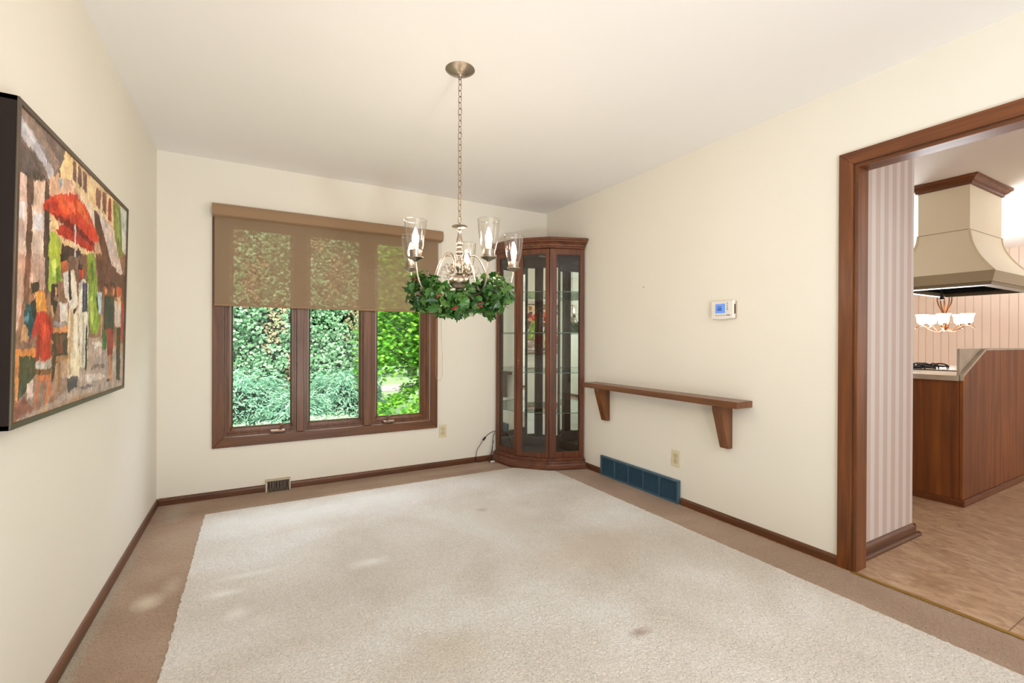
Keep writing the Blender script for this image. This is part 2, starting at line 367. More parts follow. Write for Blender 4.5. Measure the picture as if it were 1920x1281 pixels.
# baseboards (rounded top)
def bb(name, axis, a0, a1, face, sgn, h=.0505, t=.012, mat=None, n=5):
    prof = [(face, 0), (face+sgn*t, 0), (face+sgn*t, h*.62)]
    for k in range(1, n+1):
        an = PI/2*k/n; prof.append((face+sgn*t*math.cos(an), h*.62+h*.38*math.sin(an)))
    mb = MB()
    if axis == 'y': mb.extrude([(u, v) for u, v in prof], 'y', a0, a1)
    else: mb.extrude([(u, v) for u, v in prof], 'x', a0, a1)
    return struct(mb.build(name, M['trimwood'][axis] if mat is None else mat, smooth=True))
bb('baseboard_left', 'y', YR, 0, 0, 1)
bb('baseboard_back', 'x', .012, .655, 0, -1); bb('baseboard_back', 'x', .83, W, 0, -1)
bb('baseboard_right', 'y', -.013, -.868, W, -1); bb('baseboard_right', 'y', -1.712, -2.704, W, -1)
bb('baseboard_partition', 'x', 3.29, 3.995, -2.72, -1, h=.072, t=.016)
bb('trim_1', 'x', 3.29, 4.03, -2.735, -1, h=.022, t=.018)
bb('baseboard_partition_end', 'y', -2.735, .38, 3.991, 1, h=.072, t=.016)
bb('trim_2', 'y', -2.752, .38, 4.006, 1, h=.022, t=.018)

# ------------------------------------------------------------------ doorway casing
D = M['doorwood']
dr = thing('door_1', '', '', (W-.01, (DY0+DY1)/2, 0)); del dr['label']; del dr['category']; dr['kind'] = 'structure'
CW, CT = .064, .016
ya, za = DY0+CW, DZ+CW+.001
MB().loft([[(W-CT, ya, 0), (W-CT, DY0, 0), (W+.001, DY0, 0), (W+.001, ya, 0)], [(W-CT, ya, za), (W-CT, DY0, DZ), (W+.001, DY0, DZ), (W+.001, ya, za)]]).build('casing', D['z'], dr, bevel=.0025)
MB().loft([[(W-CT, ya, za), (W-CT, DY0, DZ), (W+.001, DY0, DZ), (W+.001, ya, za)], [(W-CT, DY1-CW, za), (W-CT, DY1, DZ), (W+.001, DY1, DZ), (W+.001, DY1-CW, za)]]).build('casing', D['y'], dr, bevel=.0025)
MB().loft([[(W-CT, DY1-CW, 0), (W-CT, DY1, 0), (W+.001, DY1, 0), (W+.001, DY1-CW, 0)], [(W-CT, DY1-CW, za), (W-CT, DY1, DZ), (W+.001, DY1, DZ), (W+.001, DY1-CW, za)]]).build('casing', D['z'], dr, bevel=.0025)
box(W-.004, W+.098, DY0-.018, DY0-.002, 0, DZ-.002).build('jamb', D['z'], dr, bevel=.0015)
box(W-.004, W+.098, DY1+.002, DY1+.018, 0, DZ-.002).build('jamb', D['z'], dr, bevel=.0015)
box(W-.004, W+.098, DY1+.018, DY0-.018, DZ-.018, DZ-.002).build('jamb', D['y'], dr, bevel=.0015)

# ------------------------------------------------------------------ window
WW = M['winwood']
wn = thing('window_1', '', '', ((WX0+WX1)/2, -.01, .36)); del wn['label']; del wn['category']; wn['kind'] = 'structure'
cz = .072
ox0, ox1, oz0, oz1 = WX0-cz+.002, WX1+cz-.006, WZ0-cz, WZ1+.045
def ringbar(a, b, c, d, y0, y1, name, mat, bev=.003):   # a,b outer pts ; c,d inner pts (x,z)
    MB().loft([[(a[0], y0, a[1]), (c[0], y0, c[1]), (c[0], y1, c[1]), (a[0], y1, a[1])], [(b[0], y0, b[1]), (d[0], y0, d[1]), (d[0], y1, d[1]), (b[0], y1, b[1])]]).build(name, mat, wn, bevel=bev)
ringbar((ox0, oz0), (ox0, oz1), (WX0, WZ0), (WX0, WZ1), -.018, .001, 'casing', WW['z'])
ringbar((ox1, oz0), (ox1, oz1), (WX1, WZ0), (WX1, WZ1), -.018, .001, 'casing', WW['z'])
ringbar((ox0, oz0), (ox1, oz0), (WX0, WZ0), (WX1, WZ0), -.018, .001, 'casing', WW['x'])
ringbar((ox0, oz1), (ox1, oz1), (WX0, WZ1), (WX1, WZ1), -.018, .001, 'casing', WW['x'])
MUL = [(.870, .920), (1.373, 1.438)]
for a, b in MUL: box(a, b, -.008, .13, WZ0+.001, WZ1-.001).build('mullion', WW['z'], wn, bevel=.003)
GL = [(WX0+.003, .868, .440, .832), (.922, 1.371, .966, 1.352), (1.440, WX1-.003, 1.493, 1.880)]
GZ0, GZ1 = .490, 1.972
for i, (s0, s1, g0, g1) in enumerate(GL):
    # sash: stepped and bevelled frame, front step then slope down to the glass
    f = None
    def rect(x0, x1, z0, z1, y): return [(x0, y, z0), (x1, y, z0), (x1, y, z1), (x0, y, z1)]
    m1, m2 = (g0-s0), (s1-g1)
    zb0, zb1 = WZ0+.002, WZ1-.002
    rings = [rect(s0, s1, zb0, zb1, .10), rect(s0, s1, zb0, zb1, .012),
             rect(s0+m1*.35, s1-m2*.35, zb0+.018, zb1-.015, .012), rect(s0+m1*.38, s1-m2*.38, zb0+.020, zb1-.017, .022),
             rect(s0+m1*.68, s1-m2*.68, zb0+.036, zb1-.033, .022), rect(g0-.004, g1+.004, GZ0-.004, GZ1+.004, .042), rect(g0, g1, GZ0, GZ1, .044), rect(g0, g1, GZ0, GZ1, .10)]
    n = 4; vs = [p for r in rings for p in r]; fs = []
    for a in range(len(rings)-1):
        for j in range(4): k = (j+1) % 4; fs.append((a*4+j, a*4+k, (a+1)*4+k, (a+1)*4+j))
    for j in range(4): k = (j+1) % 4; fs.append((7*4+j, 7*4+k, k, j))
    sash = MB().add(vs, fs).build('sash', WW['z'], wn)
    box(g0-.003, g1+.003, .052, .056, GZ0-.003, GZ1+.003).build('pane', M['pane'], sash)
    g = MB()
    for (a, b, c, d) in ((g0, g0+.005, GZ0, GZ1), (g1-.005, g1, GZ0, GZ1), (g0, g1, GZ0, GZ0+.004), (g0, g1, GZ1-.004, GZ1)): g.box(a, b, .046, .0515, c, d)
    g.build('gasket', M['slot'], sash)
CR1, CR2 = plain('crank_bronze', (150, 124, 104), .32, .7), plain('crank_knob', (112, 72, 50), .35, .4)
def crank(x0, x1, kx):
    z0 = WZ0+.014
    c = MB().extrude([(x0, -.030), (x1, -.030), (x1+.006, .012), (x0-.006, .012)], 'z', z0, z0+.016).build('crank_handle', CR1, wn, bevel=.004)
    MB().lathe([(.001, .0), (.011, .001), (.010, .010), (.006, .014), (.007, .022), (.001, .024)], (kx, -.012, z0+.015), 14).build('hub', CR2, c, smooth=True)
    MB().tube([(kx-.002, -.014, z0+.034), (kx+.012, -.018, z0+.046), (kx+.026, -.018, z0+.053), (kx+.034, -.018, z0+.052)], [.007, .0085, .007, .004], 10).build('folding_lever', CR2, c, smooth=True)
crank(.690, .790, .757); crank(1.535, 1.625, 1.568)

# ------------------------------------------------------------------ roller shade
rs = thing('roller_shade', 'brown woven roller shade drawn halfway down over the triple window', 'window shade', (1.17, -.05, 1.38))
pr = [(0, 2.020), (-.072, 2.020), (-.088, 2.030), (-.094, 2.05), (-.092, 2.085), (-.080, 2.106), (-.06, 2.113), (0, 2.115)]
MB().extrude(pr, 'x', .322, 2.040).build('cassette', M['fabric_solid'], rs, smooth=True)
fb = MB().box(.334, 2.008, -.0475, -.046, 1.398, 2.03).build('shade_fabric', M['fabric'], rs)
fb['label'] = 'see-through woven brown fabric'
MB().extrude([(-.052, 1.386), (-.041, 1.386), (-.041, 1.402), (-.052, 1.402)], 'x', .332, 2.010).build('hem_bar', M['fabric_solid'], rs, bevel=.003)
pts = [(1.994, -.055, 2.02), (1.990, -.055, 1.5), (1.988, -.055, 1.0), (1.984, -.055, .86), (1.992, -.055, .81), (2.012, -.055, .788), (2.034, -.055, .80), (2.046, -.055, .85), (2.046, -.055, 1.0), (2.036, -.055, 1.2), (2.030, -.055, 2.02)]
MB().tube(smoothpath(pts, 8), .0013, 5).build('bead_cord', plain('bead_cord', (196, 150, 116), .5), rs, smooth=True)

# ------------------------------------------------------------------ outlets, nail, thermostat
def outlet(face, along, z, axis, label):
    """plate with two sockets; axis 'y' = on the back wall, 'x' = on the right wall"""
    def P(mb):
        if axis == 'y': return mb.xf(Matrix.Translation((along, face, z)))
        return mb.xf(Matrix.Translation((face, along, z)) @ Matrix.Rotation(-PI/2, 4, 'Z'))
    loc = (along, face, z-.058) if axis == 'y' else (face, along, z-.058)
    t = thing('wall_outlet', label, 'outlet', loc, None)
    P(box(-.035, .035, -.006, -.0002, -.0575, .0575)).build('cover_plate', M['ivory'], t, bevel=.0025)
    for s in (-1, 1):
        k = MB(); pts = []
        for j in range(20):
            a = 2*PI*j/20; pts.append((.017*math.cos(a), max(-.0125, min(.0125, .017*math.sin(a)))+s*.0195))
        k.loft([[(x, -.006, zz) for x, zz in pts], [(x, -.008, zz) for x, zz in pts]])
        so = P(k).build('socket', plain('socket', (214, 200, 166), .4), t)
        q = MB()
        for xx, hh in ((-.0065, .009), (.0065, .0075)): q.box(xx-.0013, xx+.0013, -.0086, -.0079, s*.0195-.001, s*.0195-.001+hh)
        q.box(-.0022, .0022, -.0086, -.0079, s*.0195-.0105, s*.0195-.006)
        P(q).build('slot', M['slot'], so)
        # moulded outline of the socket
        ro = [(x*1.12, -.0063, (zz-s*.0195)*1.12+s*.0195) for x, zz in pts]
        P(MB().tube(ro, .0006, 5, closed=True)).build('groove', plain('outlet_groove', (120, 100, 70), .5), so)
    P(MB().lathe([(.0001, 0), (.003, .0002), (.003, .0012), (.0001, .0014)], (0, 0, 0), 10).xf(Matrix.Translation((0, -.006, 0)) @ Matrix.Rotation(PI/2, 4, 'X'))).build('screw', M['nickel'], t)
outlet(0, 2.071, .324, 'y', 'ivory wall outlet right of the window, near its lower corner')
outlet(W, -1.664, .314, 'x', 'ivory wall outlet above the blue grille on the right wall')
mb = MB().lathe([(.0008, 0), (.0008, .012), (.0035, .012), (.0035, .0135), (.0005, .014)], (0, 0, 0), 10).xf(Matrix.Translation((W+.002, -1.352, 1.557)) @ Matrix.Rotation(-PI/2, 4, 'Y'))
tag(mb.build('nail', plain('nail_steel', (90, 76, 66), .4, .7), smooth=True), 'single small nail left in the bare right wall above the shelf', 'nail')

th = thing('thermostat', 'white wall thermostat with lit blue screen on right wall', 'thermostat', (W, -2.046, 1.29))
ty0, ty1 = -1.966, -2.125
box(W-.006, W-.0002, ty0+.004, ty1-.006, 1.288, 1.398).build('wall_plate', plain('thermostat_back', (190, 174, 150), .5), th, bevel=.002)
zt = []
n = 10
prof = [(ty0, 1.402), (ty1, 1.402)] + [(ty1+(ty0-ty1)*k/n, 1.290-.006*math.sin(PI*k/n)) for k in range(n+1)]
MB().loft([[(W-.006, a, b) for a, b in prof], [(W-.022, a, b) for a, b in prof], [(W-.030, a*.96-2.046*.04, b*.96+1.346*.04) for a, b in prof]]).build('body', M['white'], th, bevel=.003)
lcd = emit('lcd_blue', (92, 132, 206), .55); lcdd = plain('lcd_digit', (16, 40, 110), .4); ink = plain('printed_ink', (92, 82, 74), .6)
sc = box(W-.0312, W-.0295, -2.000, -2.068, 1.324, 1.383).build('screen', lcd, th)
def seg7(d, y, z, w, h, t):   # y decreases to the right as seen from the room
    on = {'6': 'afgedc'}[d]; b = MB(); x0, x1 = W-.0320, W-.0313
    S7 = {'a': (0, w, h-t, h), 'g': (0, w, h/2-t/2, h/2+t/2), 'd': (0, w, 0, t), 'f': (0, t, h/2, h), 'e': (0, t, 0, h/2), 'b': (w-t, w, h/2, h), 'c': (w-t, w, 0, h/2)}
    for s in on: a = S7[s]; b.box(x0, x1, y-a[0], y-a[1], z+a[2], z+a[3])
    return b
q = seg7('6', -2.018, 1.340, .011, .026, .003); q2 = seg7('6', -2.033, 1.340, .011, .026, .003); q.add(q2.v, q2.f)
q.box(W-.032, W-.0313, -2.008, -2.012, 1.346, 1.350)
q.build('digits', lcdd, sc)
for k in range(4): MB().box(W-.0315, W-.0295, -2.002-k*.018, -2.011-k*.018, 1.308, 1.3115).build('button', ink, th)
MB().box(W-.0315, W-.0295, -2.076, -2.104, 1.308, 1.3125).build('button', ink, th)
for zz in (1.387, 1.372, 1.357, 1.347): MB().extrude([(-2.079, zz-.004), (-2.089, zz-.004), (-2.084, zz+.003)], 'x', W-.0318, W-.0295).build('arrow_key', plain('arrow_key', (130, 134, 96), .5), th)
box(W-.020, W-.010, -2.1245, -2.1262, 1.318, 1.378).build('side_vent', M['slot'], th)

# ------------------------------------------------------------------ wall shelf
SW = M['shelfwood']
sh = thing('wall_shelf', 'long brown wooden wall shelf on two tapered brackets', 'shelf', (W, -1.51, .475))
MB().box(W-.150, W-.0005, -.79, -2.235, .7485, .7885).build('shelf_board', SW['y'], sh, bevel=.0025)
for y0, y1 in ((-.905, -.968), (-2.043, -2.104)):
    MB().extrude([(W-.0005, .748), (W-.118, .748), (W-.118, .722), (W-.040, .475), (W-.0005, .475)], 'y', y0, y1).build('bracket', SW['z'], sh, bevel=.002)

# ------------------------------------------------------------------ return air grille (blue)
rg = thing('return_air_grille', 'long dark blue metal return grille low on the right wall', 'grille', (W, -1.288, 0))
gy0, gy1, gz0, gz1 = -.872, -1.705, .001, .168
GG = M['grille']; xf_, xb_ = W-.022, W-.0005
fr = MB()
fr.box(xf_, xb_, gy0, gy1, gz1-.016, gz1).box(xf_, xb_, gy0, gy1, gz0, gz0+.012).box(xf_, xb_, gy0, gy0-.016, gz0+.012, gz1-.016).box(xf_, xb_, gy1+.018, gy1, gz0+.012, gz1-.016)
fr.build('frame', GG, rg, bevel=.002)
box(W-.006, W-.001, gy0-.016, gy1+.018, gz0+.012, gz1-.016).build('back_plate', M['grilled'], rg)
nd = 5; L5 = (gy1+.018-(gy0-.016))/nd
for i in range(1, nd): yy = gy0-.016+L5*i; box(xf_+.001, W-.006, yy+.004, yy-.004, gz0+.012, gz1-.016).build('divider', GG, rg)
mb = MB(); nz = 15; hz = (gz1-gz0-.028)/nz
for i in range(nz):
    z = gz0+.012+hz*i
    mb.add([(W-.019, gy0-.016, z+.001), (W-.019, gy1+.018, z+.001), (W-.008, gy1+.018, z+hz*.48), (W-.008, gy0-.016, z+hz*.48), (W-.0175, gy0-.016, z+.001-.001), (W-.0175, gy1+.018, z), (W-.0065, gy1+.018, z+hz*.38), (W-.0065, gy0-.016, z+hz*.38)],
           [(0, 1, 2, 3), (7, 6, 5, 4), (0, 4, 5, 1), (3, 2, 6, 7), (0, 3, 7, 4), (1, 5, 6, 2)])
mb.build('louvers', plain('louver_enamel', (74, 104, 126), .4), rg)

# ------------------------------------------------------------------ small floor vent under the window
fv = thing('vent_register', 'small beige vent cover with bent dark louvers below the window', 'vent', (.742, -.02, 0))
vb = plain('register_beige', (188, 176, 150), .45); vd = plain('register_dark', (40, 32, 26), .7)
MB().box(.659, .826, -.030, -.0005, .076, .088).build('top_cap', vb, fv, bevel=.002)
box(.659, .668, -.040, -.0005, .001, .076).build('side_frame', plain('register_light', (214, 200, 176), .45), fv, bevel=.0015)
box(.817, .826, -.040, -.0005, .001, .076).build('side_frame', plain('register_light', (214, 200, 176), .45), fv, bevel=.0015)
MB().extrude([(-.0005, .076), (-.030, .076), (-.042, .001), (-.0005, .001)], 'x', .668, .817).build('duct_mouth', vd, fv)
random.seed(8)
for k in range(14):
    x = .674+k*.0102; lean = random.uniform(-.006, .006)
    pp = [(x+lean*.3, -.0315, .074), (x+lean+.001*math.sin(k), -.037, .04), (x-lean*.6, -.0435, .003)]
    MB().tube(smoothpath(pp, 3), .0013, 5).build('louver', plain('register_louver', (150, 132, 112), .45), fv)

# ------------------------------------------------------------------ corner curio cabinet
CWd = M['cabwood']; CD = M['cabdark']
P1, P2, P3, P4 = (2.598, -.030), (2.655, -.315), (2.868, -.535), (3.176, -.637)
XB, YB = 3.176, -.016                      # cabinet back planes (clear of the baseboards)
def off(o, close=True):
    """cabinet plan outline pushed outward by o on its three fronts"""
    pts = [P1, P2, P3, P4]; ls = []
    for a, b in zip(pts[:-1], pts[1:]):
        d = Vector((b[0]-a[0], b[1]-a[1])).normalized(); nn = Vector((d.y, -d.x))   # outward: away from the corner
        if nn.dot(Vector((-1, -1))) < 0: nn = -nn
        ls.append((Vector(a)+nn*o, d))
    def isect(l1, l2):
        (p, d), (q, e) = l1, l2; det = d.x*(-e.y)+d.y*e.x; r = q-p
        t = (r.x*(-e.y)+r.y*e.x)/det; return p+d*t
    A = isect(ls[0], (Vector((0, P1[1] if o < .001 else P1[1])), Vector((1, 0)))); B = isect(ls[0], ls[1]); Cc = isect(ls[1], ls[2]); Dd = isect(ls[2], (Vector((XB, 0)), Vector((0, 1))))
    out = [tuple(A), tuple(B), tuple(Cc), tuple(Dd)]
    return out + [(XB, YB), (A.x, YB)] if close else out
cb = thing('curio_cabinet', 'tall corner curio cabinet with mirrored back and empty glass shelves', 'cabinet', (2.9, -.3, 0))
# moulded base and crown: stacked outline rings
def moulding(name, prof):
    MB().loft([[(x, y, z) for x, y in off(o)] for o, z in prof]).build(name, CWd['x'], cb, bevel=.0015, seg=1)
moulding('base_moulding', [(.050, .0034), (.050, .022), (.044, .026), (.044, .030), (.036, .034), (.030, .048), (.018, .060), (.014, .070), (.022, .073), (.022, .082), (.010, .088), (.004, .0965)])
moulding('crown_moulding', [(.002, 1.967), (.010, 1.971), (.010, 1.984), (.016, 1.988), (.018, 2.000), (.028, 2.014), (.042, 2.024), (.044, 2.034), (.052, 2.037), (.052, 2.056), (.046, 2.060)])
ins = off(-.022)
MB().prism(ins, .097, .112).build('floor_panel', CD['x'], cb)
MB().prism(ins, 1.94, 1.966).build('top_panel', CD['x'], cb)
TH = .022
def frame_face(A, B, s0, s1, s2, s3, z0, z1, zz0, zz1, name, extra_in=0.0, proud=0.0):
    """glazed frame on the vertical plane A-B: stiles s0..s1 and s2..s3, rails z0..zz0 and zz1..z1"""
    A = Vector(A); B = Vector(B); d = (B-A).normalized(); nn = Vector((d.y, -d.x)); nn = nn if nn.dot(Vector((-1, -1))) > 0 else -nn
    def slab(a, b, za, zb, t0=0.0, t1=TH):
        p = [A+d*a+nn*(proud-t0), A+d*b+nn*(proud-t0), A+d*b-nn*(t1-proud), A+d*a-nn*(t1-proud)]
        return MB().prism([tuple(q) for q in p], za, zb)
    mb = MB()
    for q in (slab(s0, s1, z0, z1), slab(s2, s3, z0, z1), slab(s1, s2, z0, zz0), slab(s1, s2, zz1, z1)): mb.add(q.v, q.f)
    f = mb.build(name, CWd['z'], cb, bevel=.002)
    slab(s1-.001, s2+.001, zz0-.001, zz1+.001, .010, .013).build('glass_pane', M['cabglass'], f)
    # small dark glazing bead
    q = MB()
    for a, b, c, e in ((s1, s1+.004, zz0, zz1), (s2-.004, s2, zz0, zz1), (s1, s2, zz0, zz0+.004), (s1, s2, zz1-.004, zz1)):
        t = slab(a, b, c, e, .004, .010); q.add(t.v, t.f)
    q.build('glazing_bead', CD['z'], f)
    return f, slab
Ll = math.dist(P1, P2); Ld = math.dist(P2, P3); Lr = math.dist(P3, P4)
frame_face(P1, P2, .0, .050, .262, Ll-.001, .097, 1.966, .150, 1.915, 'side_panel')
door, dslab = frame_face(P2, P3, .004, .058, .272, Ld-.003, .100, 1.963, .143, 1.919, 'cabinet_door', proud=.004)
frame_face(P3, P4, .002, .064, .286, Lr-.001, .097, 1.966, .150, 1.915, 'side_panel')
for p_, q_ in ((P2, (-1, -1)), (P3, (-1, -1))):
    MB().prism([(p_[0]+.012+.010*math.cos(a), p_[1]+.014+.010*math.sin(a)) for a in np.linspace(0, 2*PI, 9)[:-1]], .112, 1.94).build('corner_post', CD['z'], cb)
dslab(.018, .030, .930, .975, -.004, -.001).build('lock_plate', M['bronze'], door, bevel=.001)
dslab(.020, .028, .945, .953, -.014, -.004).build('key', plain('dark_key', (60, 44, 34), .4, .7), door, bevel=.001)
# back: framed mirrors on both walls and a dark post between
DA, DB = (2.925, YB-.030), (XB-.030, -.282)          # ends of the diagonal mirror facing the door
def backframe(A, B, back):
    """framed mirror on the vertical plane A-B; back = unit vector pointing away from the room"""
    A, B, nb = Vector(A), Vector(B), Vector(back).normalized(); d = (B-A); L_ = d.length; d.normalize()
    def slab(a, b, t0, t1, z0, z1): return MB().prism([tuple(A+d*a+nb*t0), tuple(A+d*b+nb*t0), tuple(A+d*b+nb*t1), tuple(A+d*a+nb*t1)], z0, z1)
    fr = MB()
    for a, b, z0, z1 in ((0, .010, .112, 1.94), (L_-.010, L_, .112, 1.94), (.010, L_-.010, .112, .200), (.010, L_-.010, 1.866, 1.94)):
        q = slab(a, b, 0, .012, z0, z1); fr.add(q.v, q.f)
    f = fr.build('back_frame', CD['z'], cb)
    slab(.004, L_-.004, .006, .009, .15, 1.9).build('mirror', M['mirror'], f)
backframe((2.632, YB-.030), DA, (0, 1)); backframe(DB, (XB-.030, -.600), (1, 0)); backframe(DA, DB, (1, 1))
for z in (.490, .852, 1.214, 1.585):
    pl = off(-.032)[:4]
    pl = [pl[0], pl[1], pl[2], (XB-.034, pl[3][1]+.002), (XB-.034, DB[1]-.004), (DA[0]-.004, YB-.034), (pl[0][0]+.01, YB-.034)]
    g = MB().prism(pl, z, z+.005).build('glass_shelf', M['shelfglass'], cb)
    e = MB(); pts = [Vector(p) for p in pl[:4]]
    for a, b in zip(pts[:-1], pts[1:]):
        d = (b-a).normalized(); nn = Vector((d.y, -d.x)); nn = nn if nn.dot(Vector((-1, -1))) > 0 else -nn
        e.prism([tuple(a+nn*.0002), tuple(b+nn*.0002), tuple(b+nn*.0016), tuple(a+nn*.0016)], z-.0002, z+.0052)
    e.build('polished_edge', M['gl_edge'], g)
box(2.90, 2.97, -.33, -.30, 1.930, 1.939).build('light_fitting', plain('fitting', (210, 200, 180), .3, .6), cb)

# cord with inline switch behind the cabinet's left side
cd = thing('power_cord', 'black power cord with inline switch left of the curio cabinet', 'cord', (2.49, -.05, 0))
pts = [(2.392, -.016, .012), (2.392, -.022, .05), (2.392, -.03, .075), (2.397, -.04, .121), (2.433, -.04, .173), (2.471, -.04, .221), (2.519, -.035, .258), (2.577, -.018, .274), (2.62, -.008, .27)]
MB().tube(smoothpath(pts, 6), .0030, 7).build('cable', M['black'], cd, smooth=True)
pts = [(2.60, -.008, .258), (2.575, -.022, .235), (2.566, -.030, .17), (2.560, -.035, .12), (2.535, -.045, .07), (2.50, -.04, .02), (2.47, -.03, .008), (2.42, -.03, .006), (2.395, -.022, .008)]
MB().tube(smoothpath(pts, 6), .0030, 7).build('cable', M['black'], cd, smooth=True)
pts = [(2.573, -.03, .19), (2.545, -.05, .10), (2.530, -.06, .03), (2.505, -.07, .006), (2.53, -.075, .010), (2.552, -.05, .05), (2.556, -.04, .12)]
MB().tube(smoothpath(pts, 6), .0030, 7).build('cable', M['black'], cd, smooth=True)
dv = (Vector((2.485, -.04, .233))-Vector((2.457, -.04, .203))).normalized()
MB().box(-.018, .018, -.007, .007, -.008, .008).xf(Matrix.Translation((2.471, -.040, .221)) @ Matrix.Rotation(-math.atan2(dv.z, dv.x), 4, 'Y')).build('switch', M['black'], cd, bevel=.003)
tg = MB().box(-.035, .030, -.010, .012, 0, .009).xf(Matrix.Translation((2.548, -.082, .002)) @ Matrix.Rotation(.25, 4, 'Z')).box(2.520, 2.535, -.100, -.080, .002, .018)
tag(tg.build('plug_adapter', M['white'], bevel=.003), 'small white plug on the carpet at the cabinet base', 'plug')

# ------------------------------------------------------------------ framed painting on the left wall
PT = thing('framed_painting', 'large dark framed street cafe painting with a red umbrella', 'painting', (0, -1.715, .915))
PX, PYN, PYF, PZ0, PZ1 = .044, -2.303, -1.132, .914, 1.763
ang = math.atan2(.016, PZ1-PZ0)
PMAT = Matrix.Translation((PX, 0, PZ0)) @ Matrix.Rotation(ang, 4, 'Y')      # local: x out of the wall, y along it, z up the picture
PHh = math.hypot(PZ1-PZ0, .016)
def pbuild(mb, name, mat, parent=PT, **k): return mb.xf(PMAT).build(name, mat, parent, **k)
side, fl = -.043, .016
mb = MB().box(side, -.004, PYN, PYN+.012, 0, PHh).box(side, -.004, PYF-.012, PYF, 0, PHh).box(side, -.004, PYN, PYF, 0, .012).box(side, -.004, PYN, PYF, PHh-.012, PHh)
pbuild(mb, 'frame_side', M['frame'])
mb = MB()
for a, b, c, d in ((PYN, PYN+fl, 0, PHh), (PYF-fl, PYF, 0, PHh), (PYN+fl, PYF-fl, 0, fl), (PYN+fl, PYF-fl, PHh-fl, PHh)): mb.box(-.006, 0, a, b, c, d)
pbuild(mb, 'frame_face', M['framef'], bevel=.0015)
